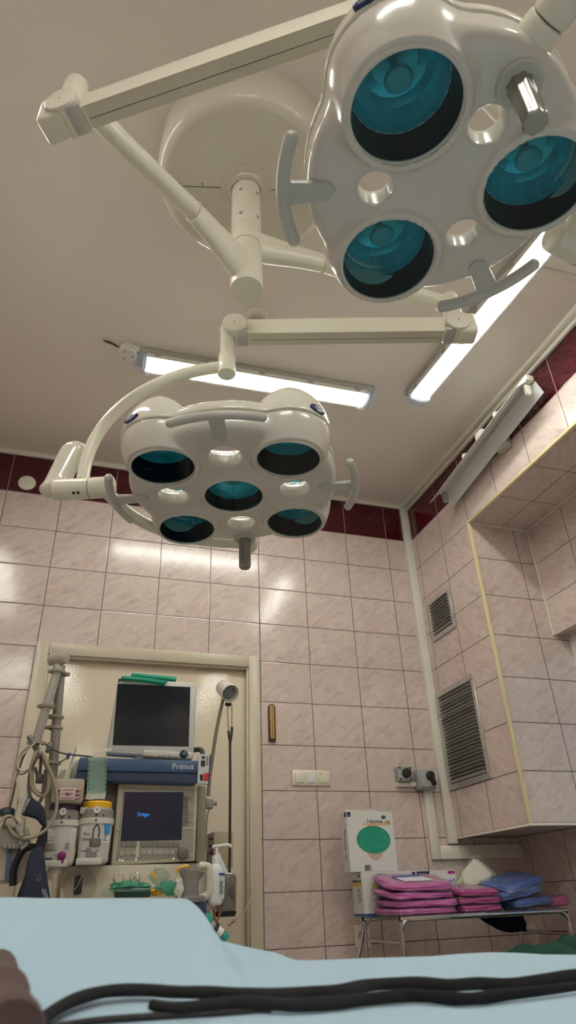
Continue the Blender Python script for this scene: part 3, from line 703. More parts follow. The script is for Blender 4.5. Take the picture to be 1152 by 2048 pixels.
        bm = NB(); lathe(bm, [(LR, .003), (LR - .002, .008), (LR - .004, rim - .004), (LR - .006, rim)], 64, A, cap=False); part('lens_cup', bm, cup_m, lr_)
        bm = NB(); pr = []
        for i in range(13):
            f = i / 12; pr.append(((LR - .006) * math.cos(f * PI / 2 * .82) if i else LR - .006, rim + (dep - .006 - rim) * math.sin(f * PI / 2)))
        lathe(bm, pr[::2] + [(0, dep - .004)], 26, A, cap=False); part('reflector', bm, refl_m, lr_, smooth=False)
        bm = NB(); lathe(bm, [(0, rim + .010), (.022, rim + .011), (.026, rim + .016), (.022, rim + .024), (.010, rim + .028), (.008, dep - .01)], 28, A, cap=False); part('bulb_shield', bm, bulb_m, lr_)
        bm = NB(); lathe(bm, [(0, 0), (LR - .0002, 0)], 64, A, cap=False); part('lens_glass', bm, glass_m, lr_)
    # T handles
    for a in handles:
        ang = math.radians(a)
        def pol(r, f, z): return M @ Vector((r * math.cos(f), r * math.sin(f), z))
        ht = thing_part = None
        bm = NB(); P = [pol(bar_r, ang + math.radians(bar_span) * (k / 6), -.004) for k in range(-6, 7)]
        n0 = len(bm.verts); tube(bm, P, .0135 * handle_scale, 16, 3)
        ball(bm, P[0], .0135 * handle_scale); ball(bm, P[-1], .0135 * handle_scale)
        o = part('handle', bm, grip_m, t)
        bm = NB(); tv = Vector((-math.sin(ang), math.cos(ang), 0)); rv = Vector((math.cos(ang), math.sin(ang), 0))
        w0, w1 = .019 * handle_scale, .024 * handle_scale
        prism(bm, [M @ (rv * stem_r - tv * w0 + Vector((0, 0, -.009))), M @ (rv * (bar_r - .004) - tv * w1 + Vector((0, 0, -.010))), M @ (rv * (bar_r - .004) + tv * w1 + Vector((0, 0, -.010))), M @ (rv * stem_r + tv * w0 + Vector((0, 0, -.009))), M @ (rv * (stem_r - .012) + Vector((0, 0, -.008)))], (0, 0, .014), .004)
        part('handle_stem', bm, grip_m, o)
    # sterilisable centre grip
    q = Vector((mand_r * math.cos(math.radians(mand)), mand_r * math.sin(math.radians(mand)), 0))
    bm = NB(); lathe(bm, [(.016, .03), (.036, .02), (.040, -.006), (.037, -.010), (.0, -.010)], 36, M @ Matrix.Translation(q)); g = part('grip_flange', bm, grip_m, t)
    bm = NB(); T = NB(); rings = []
    n = 48
    for z, k in ((-.006, 1.12), (-.02, 1.0), (-.115, 1.0), (-.122, .93), (-.124, .86)):
        rings.append([T.verts.new(((.0205 + .0013 * math.cos(8 * 2 * PI * i / n)) * k * math.cos(2 * PI * i / n), (.0205 + .0013 * math.cos(8 * 2 * PI * i / n)) * k * math.sin(2 * PI * i / n), z)) for i in range(n)])
    for A, B in zip(rings[:-1], rings[1:]):
        for i in range(n): T.faces.new((A[i], A[(i + 1) % n], B[(i + 1) % n], B[i]))
    T.faces.new(rings[-1]); merge(bm, T, M @ Matrix.Translation(q)); part('sterile_grip', bm, mat('grey_metal_grip', (150, 149, 140), .25, .55), t)
    # small plugs in the underside
    for a in hang:
        for da in (-24, 24):
            f = math.radians(a + da); rr = Rd * .86
            qq = M @ Vector((rr * math.cos(f), rr * math.sin(f), .002)); bm = NB(); cyl(bm, qq + Vector((0, 0, -.004)), qq + Vector((0, 0, .004)), .0075, n=16); part('plug', bm, shell_lo, t)
    # maker's badges on the domes
    for ba, zz, off in badges:
        f = math.radians(ba); px_, py_ = pods[[i for i in range(nl) if True][off]]
        dr = Vector((math.cos(f), math.sin(f), 0))
        lo_, hi_ = .06, .2
        for _ in range(30):
            md = (lo_ + hi_) / 2; X = np.array([px_ + dr.x * md]); Y = np.array([py_ + dr.y * md]); Z = np.array([zz])
            if body(X, Y, Z)[0] - .0022 < 0: lo_ = md
            else: hi_ = md
        def bd(a, b, cc): return body(np.array([a]), np.array([b]), np.array([cc]))[0]
        x, y, z = px_ + dr.x * lo_, py_ + dr.y * lo_, zz; e_ = .003
        nv = Vector((bd(x + e_, y, z) - bd(x - e_, y, z), bd(x, y + e_, z) - bd(x, y - e_, z), bd(x, y, z + e_) - bd(x, y, z - e_))).normalized()
        side = Vector((0, 0, 1)).cross(nv).normalized(); u2 = nv.cross(side)
        B = M @ Matrix(((side.x, u2.x, nv.x, x + nv.x * .001), (side.y, u2.y, nv.y, y + nv.y * .001), (side.z, u2.z, nv.z, z + nv.z * .001), (0, 0, 0, 1)))
        bm = NB(); lathe(bm, [(.0, .0042), (.9, .0042), (1, .003), (1, -.006)], 32, B @ Matrix.Diagonal((.029, .0135, 1, 1))); bo = part('badge', bm, badge_m, t, 'dark blue oval badge with silver lettering')
        text('badge_print', 'Heraeus', .0085, B @ Matrix.Translation((.002, .0042, .0045)), badge_t, bo); text('badge_print', 'HANAULUX', .0075, B @ Matrix.Translation((.002, -.004, .0045)), badge_t, bo)
    return t
YA, YB = math.radians(-19.45), math.radians(-21.1)
surgical_light('near surgical light with three round lenses, hanging closest to the viewer', (-0.549, -3.217, 2.06), YA, .174, 3, .254, .034, .125, False, .300, 20, .212, .2,
               (60, 180), -60, 2.85, 2.88, (-1.30, -2.735, 2.765), 2.815, (2.735, 2.955), .98, [(243, .084, 2)])
surgical_light('far surgical light with five round lenses in a four-lobed head, below the canopy', (-0.671, -2.063, 2.068), YB, .2685, 4, .338, .052, .2, True, .398, 19, .29, .315,
               (0, 180, 270), 90, 2.99, 2.93, (.150, -2.315, 2.80), 2.805, (2.958, 3.045), 1.0, [(234, .088, 2), (316, .088, 3)])
# ================================================================ anaesthesia machine in front of the door
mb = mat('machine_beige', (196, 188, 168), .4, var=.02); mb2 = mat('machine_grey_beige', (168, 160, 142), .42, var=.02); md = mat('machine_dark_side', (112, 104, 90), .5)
mblue = mat('machine_blue', (62, 88, 126), .38, var=.03); mblue2 = mat('machine_dark_blue', (42, 60, 92), .4, var=.03)
mon_w = mat('monitor_white', (206, 208, 204), .35, var=.02); scr = mat('dark_screen', (30, 36, 44), .12, var=.04); scr2 = mat('navy_screen', (6, 12, 30), .12, emit=(6, 14, 40), estr=.25)
pnl = mat('panel_grey', (160, 156, 146), .45); pnl2 = mat('key_grey', (122, 118, 110), .5); keyw = mat('key_light', (186, 182, 170), .45); ink = mat('black_print', (28, 28, 32), .5); wht = mat('white_print', (226, 228, 228), .5)
orange = mat('orange_key', (222, 160, 70), .45)
Y = -.78                                      # front plane of the ventilator display
t = thing('anaesthesia_machine', 'beige and blue anaesthesia machine with a dark ventilator screen, standing before the door', 'anaesthesia machine', (-.76, -.5, 0))
mach = t
def bx(name, pxr, y0, y1, m, parent, bev=.006, label=None):
    x0, z0, x1, z1 = rect(*pxr, y0); bm = NB(); box(bm, (x0, y0, z0), (x1, y1, z1), bev); return part(name, bm, m, parent, label)
bm = NB(); xa = at(122, 1720, Y).x; xb = at(412, 1700, Y).x; zt = at(300, 1562, Y).z; zb = at(300, 1724, Y).z
box(bm, (xa + .11, Y + .06, zb), (xb - .005, -.16, zt), .008); box(bm, (xa, Y + .03, .16), (xb + .01, -.16, zb - .004), .012)
part('body', bm, mb2, t)
for sx in (xa + .05, xb - .05):
    for sy in (Y + .09, -.22):
        bm = NB(); cyl(bm, (sx - .015, sy, .06), (sx + .015, sy, .06), .06, n=24, bev=.008); cyl(bm, (sx, sy, .06), (sx, sy, .17), .014, n=12); part('castor', bm, black, t)
bm = NB(); quad(bm, [(121, 1732), (412, 1726), (411, 1830), (118, 1830)], Y - .02, .05, .006); part('lower_panel', bm, mb, t)
# ventilator display unit
bm = NB(); quad(bm, [(237, 1567), (396, 1571), (390, 1722), (222, 1731)], Y - .015, .10, .006); part('display_frame', bm, mb, t)
d = t
bm = NB(); quad(bm, [(247, 1577), (389, 1580), (386, 1716), (233, 1721)], Y - .018, .01, .002); part('display_panel', bm, pnl, t)
bm = NB(); quad(bm, [(249.5, 1584), (367, 1584), (363, 1680), (241.5, 1682)], Y - .020, .006, .001, 1); s = part('display_screen', bm, scr2, t)
text('screen_logo', 'Dräger', .021, front_at(at(287.5, 1629, Y - .0205)), mat('blue_screen_print', (40, 110, 190), .4, emit=(50, 130, 220), estr=.6), s, sx=.85)
bm = NB(); quad(bm, [(273, 1682), (279, 1682), (277, 1716), (271, 1716)], Y - .021, .004, .001, 1); quad(bm, [(366, 1654), (388, 1655), (388, 1659), (366, 1658)], Y - .021, .004, .001, 1); quad(bm, [(234, 1658), (241, 1658), (240, 1661), (234, 1661)], Y - .021, .004, .001, 1); part('panel_divider', bm, mb, t)
for i in range(10):
    xx = 241.5 + i * 11.2 + (6 if i > 2 else 0); bm = NB(); quad(bm, [(xx, 1683.5), (xx + 10.6, 1683.2), (xx + 10.4, 1694), (xx - .4, 1694.5)], Y - .021, .004, .001, 1); part('soft_key', bm, pnl2, t)
for i in range(8):
    yy = 1592 + i * 7.6; bm = NB(); quad(bm, [(367.5 - i * .1, yy), (376.5 - i * .1, yy), (376.4 - i * .1, yy + 7), (367.3 - i * .1, yy + 7)], Y - .021, .004, .001, 1); part('side_key', bm, pnl2, t)
for i, (kx, ky) in enumerate([(244, 1707), (256, 1706.5), (268, 1706), (287, 1705.5), (299, 1705.5), (310.5, 1705), (322, 1705), (333.5, 1705), (345, 1704.5), (384, 1595.5), (383, 1626), (382.5, 1641.5), (381, 1711)]):
    bm = NB(); quad(bm, [(kx - 4, ky - 4), (kx + 4, ky - 4), (kx + 3.8, ky + 4), (kx - 4.2, ky + 4)], Y - .0225, .006, .001, 1); k_ = part('icon_key', bm, keyw, t)
    bm = NB()
    for a_, b_ in (((-2, -2), (2, -1.4)), ((-2, 1), (2, 1.6)), ((-2, -1), (-1.4, 1))) if i % 2 else (((-2, -1), (2, -.4)), ((.6, -1), (1.2, 2))): quad(bm, [(kx + a_[0], ky + a_[1]), (kx + b_[0], ky + a_[1]), (kx + b_[0], ky + b_[1]), (kx + a_[0], ky + b_[1])], Y - .0230, .001)
    part('icon_mark', bm, ink, k_)
led = mat('green_white_indicator', (220, 240, 200), .4, emit=(210, 250, 190), estr=.8)
for lx, ly in ((239.5, 1721), (245, 1722), (272, 1720), (347, 1718)):
    bm = NB(); p = at(lx, ly - 1, Y - .016); cyl(bm, p, p + Vector((0, -.003, 0)), .0024, n=10); part('indicator', bm, led, t)
bm = NB(); p = at(365.5, 1707, Y - .02); cyl(bm, p, p + Vector((0, -.020, 0)), .0245, .021, 32, .004); part('rotary_knob', bm, mat('knob_grey', (104, 99, 88), .4), t)
# blue hood across the top
bm = NB(); quad(bm, [(160, 1514), (397, 1521), (396, 1546), (154, 1541)], Y - .07, .40, .006); quad(bm, [(154, 1541), (396, 1546), (395, 1567), (150, 1561)], Y - .062, .38, .006); part('top_hood', bm, mblue, t)
bm = NB(); quad(bm, [(153.5, 1542), (396, 1547), (395, 1566), (150.5, 1560)], Y - .0635, .01, .002, 1); hd = part('hood_band', bm, mblue2, t)
text('machine_name', 'Primus', .034, front_at(at(366, 1533.5, Y - .0705)) @ Matrix.Rotation(math.radians(1.5), 4, 'Z'), wht, hd)
# label card at the right end of the hood
bm = NB(); quad(bm, [(397, 1508), (420, 1509), (417, 1569), (395, 1567)], Y - .076, .02, .002, 1); cd_ = part('info_plate', bm, mat('plate_white', (206, 208, 212), .4), t)
bm = NB(); quad(bm, [(408, 1546), (418, 1546), (416.5, 1562), (407, 1562)], Y - .0775, .003); part('red_patch', bm, mat('red_print', (196, 40, 44), .4), cd_)
for q in (((404, 1512), (409, 1518)), ((402, 1521), (410, 1533)), ((400, 1549), (406, 1561))):
    bm = NB(); quad(bm, [q[0], (q[1][0], q[0][1]), q[1], (q[0][0], q[1][1])], Y - .0775, .002); part('plate_symbol', bm, ink, cd_)
bm = NB()
for k in range(6): quad(bm, [(412, 1513 + k * 3), (417, 1513 + k * 3), (417, 1514 + k * 3), (412, 1514 + k * 3)], Y - .0775, .002)
part('plate_print', bm, ink, cd_)
bm = NB(); quad(bm, [(420, 1509), (422.5, 1510), (419, 1570), (417, 1569)], Y - .077, .022, .001, 1); part('plate_edge', bm, mblue2, cd_)
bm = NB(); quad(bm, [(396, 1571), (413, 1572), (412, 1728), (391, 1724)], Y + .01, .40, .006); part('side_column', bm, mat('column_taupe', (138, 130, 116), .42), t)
# lower panel furniture
for i, gx in enumerate((237, 269.5)):
    p = at(gx, 1756, Y - .021); bm = NB(); cyl(bm, p, p + Vector((0, -.012, 0)), .0205, n=32, bev=.002); g_ = part('gauge', bm, chrome, t)
    bm = NB(); cyl(bm, p + Vector((0, -.0115, 0)), p + Vector((0, -.0135, 0)), .0165, n=28); f_ = part('gauge_face', bm, mb, g_)
    if i: text('gauge_text', 'O₂', .017, front_at(p + Vector((0, -.0142, -.002))), ink, g_)
p = at(160, 1772, Y - .021); bm = NB(); cyl(bm, p + Vector((0, .002, 0)), p + Vector((0, -.003, 0)), .062, n=40); part('round_recess', bm, mat('recess_beige', (160, 152, 134), .45), t)
bm = NB(); quad(bm, [(150, 1752), (166, 1751), (163, 1788), (147, 1790)], Y - .034, .012, .004); cl_ = part('hose_clip', bm, mat('dark_grey_clip', (44, 46, 50), .35), t)
bm = NB(); tube(bm, [at(164, 1751, Y - .037), at(158, 1765, Y - .040), at(149, 1780, Y - .037)], .003, 8); part('clip_wire', bm, steel, cl_)
for side, pts in ((0, [(122, 1738), (108, 1739), (99, 1748), (96, 1775), (97, 1800)]), (1, [(398, 1732), (413, 1732), (418, 1740), (418, 1775), (414, 1790), (401, 1796)])):
    bm = NB(); tube(bm, [at(px, py, Y - .05) for px, py in pts], .0145, 16, 6); part('grab_handle', bm, mat('handle_cream', (206, 200, 184), .35), t)
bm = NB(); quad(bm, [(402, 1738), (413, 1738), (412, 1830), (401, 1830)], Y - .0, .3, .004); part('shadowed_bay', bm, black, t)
bm = NB(); quad(bm, [(372, 1806), (414, 1803), (412, 1827), (372, 1830)], Y - .17, .12, .005); part('blue_tray', bm, mblue2, t)
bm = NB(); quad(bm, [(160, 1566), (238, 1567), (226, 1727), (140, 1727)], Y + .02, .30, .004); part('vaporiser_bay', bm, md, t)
# ---- patient monitor
Ym = Y - .03
t = thing('patient_monitor', 'white flat patient monitor with a blank dark screen on the blue hood', 'monitor', at(300, 1520, Ym))
bm = NB(); quad(bm, [(238, 1352), (394, 1366), (388, 1518), (213, 1507)], Ym, .07, .010, 3); part('housing', bm, mon_w, t)
bm = NB(); quad(bm, [(235.5, 1367), (381, 1374), (377.5, 1493), (225, 1490)], Ym - .002, .006, .001, 1); part('screen', bm, scr, t)
bm = NB(); quad(bm, [(288, 1500), (388, 1505), (386, 1519), (285, 1513)], Ym - .012, .02, .006, 3); kp = part('key_panel', bm, mon_w, t)
for i, kx in enumerate((294, 305, 318.5, 329, 340.5, 351)):
    ky = 1510.5 + i * .55; bm = NB(); quad(bm, [(kx - 4, ky - 1.6), (kx + 4, ky - 1.3), (kx + 4, ky + 2), (kx - 4, ky + 1.7)], Ym - .0145, .006, .001, 1); part('monitor_key', bm, orange if i < 2 else pnl, kp)
p = at(367.5, 1508.5, Ym - .012); bm = NB(); cyl(bm, p, p + Vector((0, -.006, 0)), .018, n=28, bev=.002); part('knob_ring', bm, black, kp)
bm = NB(); cyl(bm, p + Vector((0, -.004, 0)), p + Vector((0, -.02, 0)), .0125, .011, 28, .003); part('knob', bm, mat('blue_grey_knob', (74, 98, 118), .3), kp)
text('maker_print', 'SIEMENS', .010, front_at(at(252, 1361.5, Ym - .001)) @ Matrix.Rotation(math.radians(3), 4, 'Z'), ink, t)
bm = NB(); quad(bm, [(237, 1358), (242, 1358), (241.5, 1363.5), (236.5, 1363)], Ym - .001, .002); part('maker_mark', bm, ink, t)
bm = NB(); box(bm, at(270, 1518, Ym) + Vector((0, .01, -.03)), at(340, 1516, Ym) + Vector((0, .07, .02)), .006); part('stand', bm, grey_pl, t)
bm = NB(); tube(bm, [at(388, 1500, Ym + .04), at(398, 1499, Ym + .03), at(404, 1502, Ym), at(406, 1512, Ym - .02)], .011, 12, 5); part('cable_plug', bm, mat('dark_cable', (60, 62, 60), .5), t)
# green folded cloths on top of the monitor
green = mat('green_card', (20, 150, 124), .5, var=.08, scale=14)
for lab, q in (('long green folded sheet on top of the monitor, the upper one', [(264, 1345), (354, 1353.5), (353, 1361), (264, 1351)]), ('green folded sheet on top of the monitor drooping over the screen edge', [(243, 1351.5), (264, 1352), (337, 1361), (329, 1368), (290, 1361), (243, 1357)])):
    y_ = Ym - (.0 if 'upper' in lab else .03)
    bm = NB(); quad(bm, q, y_, .13, .003, 2); tag(link('folded_sheet', bm, green), lab, 'sheet', 'green sheets on the monitor')
# ---- vaporisers
def vaporiser(label, ax, top, bot, ring, kind, y0):
    a, b = at(*top, y0), at(*bot, y0); H = a.z - b.z; x = (a.x + b.x) / 2; yc = y0 + .062
    t = thing('vaporiser', label, 'vaporiser', (x, yc, b.z), 'vaporisers on the anaesthesia machine')
    z1 = a.z; zd = z1 - H * .285
    M = Matrix.Translation((x, yc, 0))
    vg = mat('vaporiser_grey', (190, 186, 178), .38, var=.02); dg = mat('dial_grey', (142, 138, 130), .45)
    bm = NB(); box(bm, (x - .058, yc - .058, b.z), (x + .058, yc + .075, zd - .028), .014, 3); lathe(bm, [(.062, zd - .12), (.066, zd - .03), (.064, zd - .022)], 40, M); body_ = part('body', bm, vg, t)
    bm = NB(); lathe(bm, [(.066, zd - .024), (.071, zd - .02), (.071, zd - .002), (.068, zd)], 44, M); part('dial_base', bm, mat('dial_base_white', (206, 202, 190), .4), t)
    bm = NB(); T = NB(); rings = []
    for z, r in ((zd, .0665), (zd + .03, .064), (z1 - .026, .057)):
        rings.append([T.verts.new((x + (r + .0012 * (i % 2)) * math.cos(2 * PI * i / 96), yc + (r + .0012 * (i % 2)) * math.sin(2 * PI * i / 96), z)) for i in range(96)])
    for A, B in zip(rings[:-1], rings[1:]):
        for i in range(96): T.faces.new((A[i], A[(i + 1) % 96], B[(i + 1) % 96], B[i]))
    merge(bm, T); dl = part('dial', bm, dg, t, angle=20)
    bm = NB(); lathe(bm, [(.0575, z1 - .026), (.0575, z1 - .006), (.052, z1), (0, z1)], 44, M); part('colour_ring', bm, ring, t)
    bm = NB(); p = Vector((x - .004, yc - .062, zd + .028)); cyl(bm, p + Vector((0, .006, 0)), p + Vector((0, -.008, 0)), .013, n=24); zk = part('zero_button', bm, wht, dl)
    text('zero_text', '0', .017, front_at(p + Vector((0, -.0086, 0))), ink, zk)
    bm = NB()
    for dx in (-.004, .022): prism(bm, [Vector((x + dx, yc - .0705, zd + .002)), Vector((x + dx - .005, yc - .0705, zd + .011)), Vector((x + dx + .005, yc - .0705, zd + .011))], (0, .004, 0))
    prism(bm, [Vector((x - .004, yc - .0725, zd - .004)), Vector((x - .009, yc - .0725, zd - .014)), Vector((x + .001, yc - .0725, zd - .014))], (0, .004, 0)); part('dial_mark', bm, ink, dl)
    yf = yc - .0585
    z2 = zd - .034; zm = b.z + (z2 - b.z) * .68
    bm = NB(); box(bm, (x - .052, yf - .002, zm), (x + .028, yf + .004, z2 - .004), .001, 1); lb = part('name_label', bm, mat('label_grey', (196, 196, 192), .4), t)
    def tx(s, sz, dx, dz, m_=ink): text('label_print', s, sz, front_at((x + dx, yf - .0025, z2 + dz)), m_, lb, align_x='LEFT')
    if kind == 'yellow':
        tx('Baxter', .017, -.046, -.024); tx('Sevoflurane', .014, -.048, -.043, mat('grey_print', (120, 116, 124), .5)); tx('Dräger Vapor 2000', .0085, -.05, -.082)
        bm = NB(); bx0 = x + .030
        box(bm, (bx0, yf - .0015, b.z + .07), (x + .054, yf + .004, z2 - .004), .001, 1); st = part('side_sticker', bm, wht, t)
        bm = NB()
        for k in range(7): box(bm, (bx0 + .003, yf - .0022, z2 - .012 - k * .006), (bx0 + .018 - (k % 3) * .003, yf - .001, z2 - .0095 - k * .006))
        part('sticker_print', bm, ink, st)
        bm = NB(); box(bm, (bx0 + .002, yf - .0024, b.z + .10), (x + .053, yf - .001, b.z + .138)); part('blue_patch', bm, mat('sticker_blue', (40, 128, 190), .4), st)
        bm = NB(); lathe(bm, [(.0, .012), (.019, .012), (.021, .008), (.021, -.014), (.0, -.014)], 28, Matrix.Translation((x + .002, yf - .002, zm - .012)) @ Matrix.Diagonal((1, .6, 1, 1))); ck = part('filler_cap', bm, mat('filler_dark', (96, 90, 84), .4), t)
        bm = NB(); q = Vector((x + .002, yf - .006, zm)); tube(bm, [q + Vector((-.010, 0, 0)), q + Vector((-.011, -.002, .03)), q + Vector((.0, -.003, .048)), q + Vector((.011, -.002, .03)), q + Vector((.010, 0, .004))], .0022, 8); part('cap_strap', bm, ink, ck)
        bm = NB(); box(bm, (x - .028, yf - .003, b.z + .022), (x + .012, yf + .004, zm - .032), .002, 1); part('sight_window', bm, mat('window_grey', (132, 130, 134), .25), t)
    else:
        tx('Isoflurane', .015, -.042, -.030, mat('grey_print', (120, 116, 124), .5)); tx('Vapor 2000', .010, -.046, -.072)
        bm = NB()
        for k in range(4): box(bm, (x - .056, yf - .002, zm - .012 - k * .006), (x + .034, yf + .003, zm - .009 - k * .006))
        part('ridge', bm, mat('ridge_grey', (130, 126, 118), .45), t)
        bm = NB(); cyl(bm, (x + .012, yf + .004, zm - .052), (x + .012, yf - .016, zm - .052), .0155, n=24, bev=.002); box(bm, (x + .013, yf - .016, zm - .078), (x + .021, yf - .004, zm - .058), .002, 1); part('filler_knob', bm, mat('purple_knob', (120, 22, 92), .35), t)
        bm = NB(); box(bm, (x - .052, yf - .002, b.z + .024), (x - .022, yf + .004, zm - .062), .002, 1); part('sight_window', bm, mat('window_dark', (70, 62, 64), .25), t)
        bm = NB(); cyl(bm, (x + .060, yc - .02, zm - .045), (x + .056, yc - .02, zm - .045), .028, n=28); yd_ = part('round_sticker', bm, mat('yellow_sticker', (214, 196, 60), .45), t)
    bm = NB(); box(bm, (x - .062, yc - .072, b.z - .004), (x + .034, yc - .02, b.z + .018), .003); part('foot', bm, vg, t)
    return t
vaporiser('grey vaporiser with a purple ring and purple filler knob, beside the cable coils', 0, (131, 1604), (114, 1731), mat('purple_ring', (60, 30, 74), .4), 'purple', -.90)
vaporiser('grey vaporiser with a bright yellow ring, next to the ventilator screen', 0, (197, 1600), (186, 1727), mat('yellow_ring', (228, 174, 30), .4), 'yellow', -.90)
# purple one wears a printed block held by pink bands
c = at(135, 1589, -.92); t = thing('label_block', 'white square tag strapped with pink bands above the purple-ringed vaporiser', 'tag', c)
bm = NB(); box(bm, c + Vector((-.030, -.012, -.022)), c + Vector((.030, .0, .022)), .003); tg = part('tag_plate', bm, mat('tag_grey_white', (196, 190, 192), .45), t)
bm = NB(); cyl(bm, c + Vector((0, -.012, 0)), c + Vector((0, -.0135, 0)), .006, n=16); part('tag_dot', bm, ink, tg)
for dz in (-.014, .002, .016):
    bm = NB(); tube(bm, [c + Vector((-.055, .02, dz - .002)), c + Vector((-.03, -.004, dz)), c + Vector((.03, -.004, dz)), c + Vector((.058, .02, dz + .001))], .0075, 8, 4, flat=.7); part('band', bm, mat('pink_band', (178, 124, 118), .5), t)
bm = NB(); box(bm, c + Vector((-.06, .0, -.03)), c + Vector((.06, .07, .06)), .01); part('mount_block', bm, mb2, t)
bm = NB(); box(bm, c + Vector((.055, .04, -.065)), c + Vector((.115, .06, -.04)), .004); part('lock_lever', bm, mb, t)
# sterile pouch hanging from the hood
t = thing('sterile_pouch', 'pale green see-through sterile pouch hanging down over the blue hood', 'pouch', at(193, 1590, Y - .09))
pch = mat('pouch_green', (170, 204, 192), .35, var=.12, scale=50); pchp = mat('pouch_paper', (206, 206, 196), .5, var=.05)
yp = Y - .085
bm = NB(); rows = [(175, 213, 1516, .10), (176, 214, 1514, .02), (176.5, 214.5, 1520, .0), (175.5, 213.5, 1545, .0), (174, 212.5, 1575, .004), (173.5, 212, 1586, -.002), (172, 210, 1598, -.012)]
vs = [[bm.verts.new(at(a, py, yp + dy)), bm.verts.new(at((a + b) / 2, py + 1, yp + dy - .004)), bm.verts.new(at(b, py, yp + dy))] for a, b, py, dy in rows]
for A, B in zip(vs[:-1], vs[1:]):
    for i in range(2): bm.faces.new((A[i], A[i + 1], B[i + 1], B[i]))
bmesh.ops.solidify(bm, geom=bm.faces[:], thickness=.0012); part('pouch_film', bm, pch, t)
bm = NB()
for sx in (177.5, 211):
    for k in range(7): quad(bm, [(sx - .8, 1522 + k * 9), (sx + .8, 1522 + k * 9), (sx + .6, 1527 + k * 9), (sx - 1, 1527 + k * 9)], yp - .004 , .001)
part('edge_print', bm, mat('teal_print', (50, 96, 90), .5), t)
bm = NB(); quad(bm, [(173, 1588), (211.5, 1586), (209, 1599), (198, 1596), (182, 1600), (171, 1598)], yp - .014, .003); part('paper_tail', bm, pchp, t)
bm = NB(); quad(bm, [(184, 1502), (223, 1495), (224, 1503), (186, 1507)], yp - .01, .004, .001, 1); tag(link('paper_strip', bm, mat('paper_white', (224, 224, 212), .5)), 'small white paper strip lying on top of the green pouch', 'paper')
# wrapped papers and pouches left of the hood
for i, (lab, pts, mm) in enumerate((('white wrapped catheter packet standing up from the purple vaporiser', [(124, 1573), (152, 1492), (154, 1496), (140, 1545), (131, 1572)], pchp),
    ('crumpled clear packet behind the purple vaporiser, leaning on the support pole', [(108, 1582), (122, 1540), (133, 1538), (128, 1560), (117, 1580)], mat('crumpled_film', (178, 172, 158), .3, var=.1)),
    ('folded pale packet propped against the end of the blue hood', [(134, 1574), (142, 1542), (158, 1531), (154, 1550), (146, 1575)], mat('packet_grey', (164, 158, 144), .4, var=.1)),
    ('grey white cloth bunched on the end of the blue hood', [(138, 1535), (148, 1522), (176, 1511), (180, 1516), (160, 1526), (150, 1545)], pchp))):
    bm = NB(); quad(bm, pts, -.88 + .03 * i, .02, .004); tag(link('packet', bm, mm), lab, 'packet', 'packets beside the hood')
bm = NB(); quad(bm, [(133, 1507), (140, 1504), (142, 1505), (139, 1515), (133, 1517)], -.9, .03, .003); tag(link('cable_clip', bm, mat('blue_clip', (48, 60, 130), .4)), 'small blue clip holding thin cables in front of the door', 'clip')
# ---- hose support arm
t = thing('hose_support_arm', 'folded grey jointed hose support arm with ring clips, reaching up before the door', 'support arm', at(100, 1560, -.86))
tg_ = mat('tube_grey', (172, 168, 158), .35); ya = -.86
bm = NB(); cyl(bm, at(122, 1332, ya + .02), at(104, 1560, ya + .02), .0195, n=24, bev=.002); part('upright_tube', bm, mat('tube_dark_grey', (138, 133, 124), .4), t)
bm = NB(); cyl(bm, at(117, 1334, ya - .03), at(72, 1484, ya - .03), .0185, n=24, bev=.002); part('sloping_tube', bm, tg_, t)
bm = NB(); p = at(124, 1320, ya); cyl(bm, p + Vector((-.05, .01, 0)), p + Vector((.02, -.035, 0)), .026, n=28, bev=.005); cyl(bm, at(118, 1322, ya), at(115, 1338, ya - .01), .021, n=20); part('elbow_joint', bm, mat('joint_grey', (178, 174, 164), .35), t)
bm = NB(); tube(bm, [at(99, 1322, ya - .01), at(104, 1318, ya - .01), at(101, 1306, ya), at(103, 1299, ya + .02), at(108, 1318, ya + .02)], .006, 8); part('cable_loop', bm, grey_pl, t)
ringm = mat('clip_grey', (150, 146, 130), .4)
for (px, py, yy) in ((113, 1343, ya - .03), (92, 1413, ya - .03), (72, 1486, ya - .03), (123, 1348, ya + .02), (110, 1434, ya + .02), (108, 1456, ya + .02), (104, 1526, ya + .02)):
    bm = NB(); p = at(px, py, yy); lathe(bm, [(.020, -.005), (.029, -.005), (.029, .005), (.020, .005)], 24, Matrix.Translation(p), cap=False); box(bm, p + Vector((.022, -.008, -.007)), p + Vector((.036, .008, .007)), .002, 1); box(bm, p + Vector((-.036, -.008, -.006)), p + Vector((-.022, .008, .006)), .002, 1); part('ring_clip', bm, ringm, t)
bm = NB(); cyl(bm, at(104, 1556, ya + .02), at(100, 1640, ya + .04), .024, n=20); part('lower_socket', bm, mb2, t)
bm = NB(); tube(bm, [at(58, 1473, ya - .04), at(64, 1482, ya - .045), at(74, 1500, ya - .03)], .011, 10); tube(bm, [at(100, 1487, ya), at(95, 1503, ya - .02)], .010, 10); part('cable_hook', bm, mat('hook_grey', (112, 108, 100), .4), t)
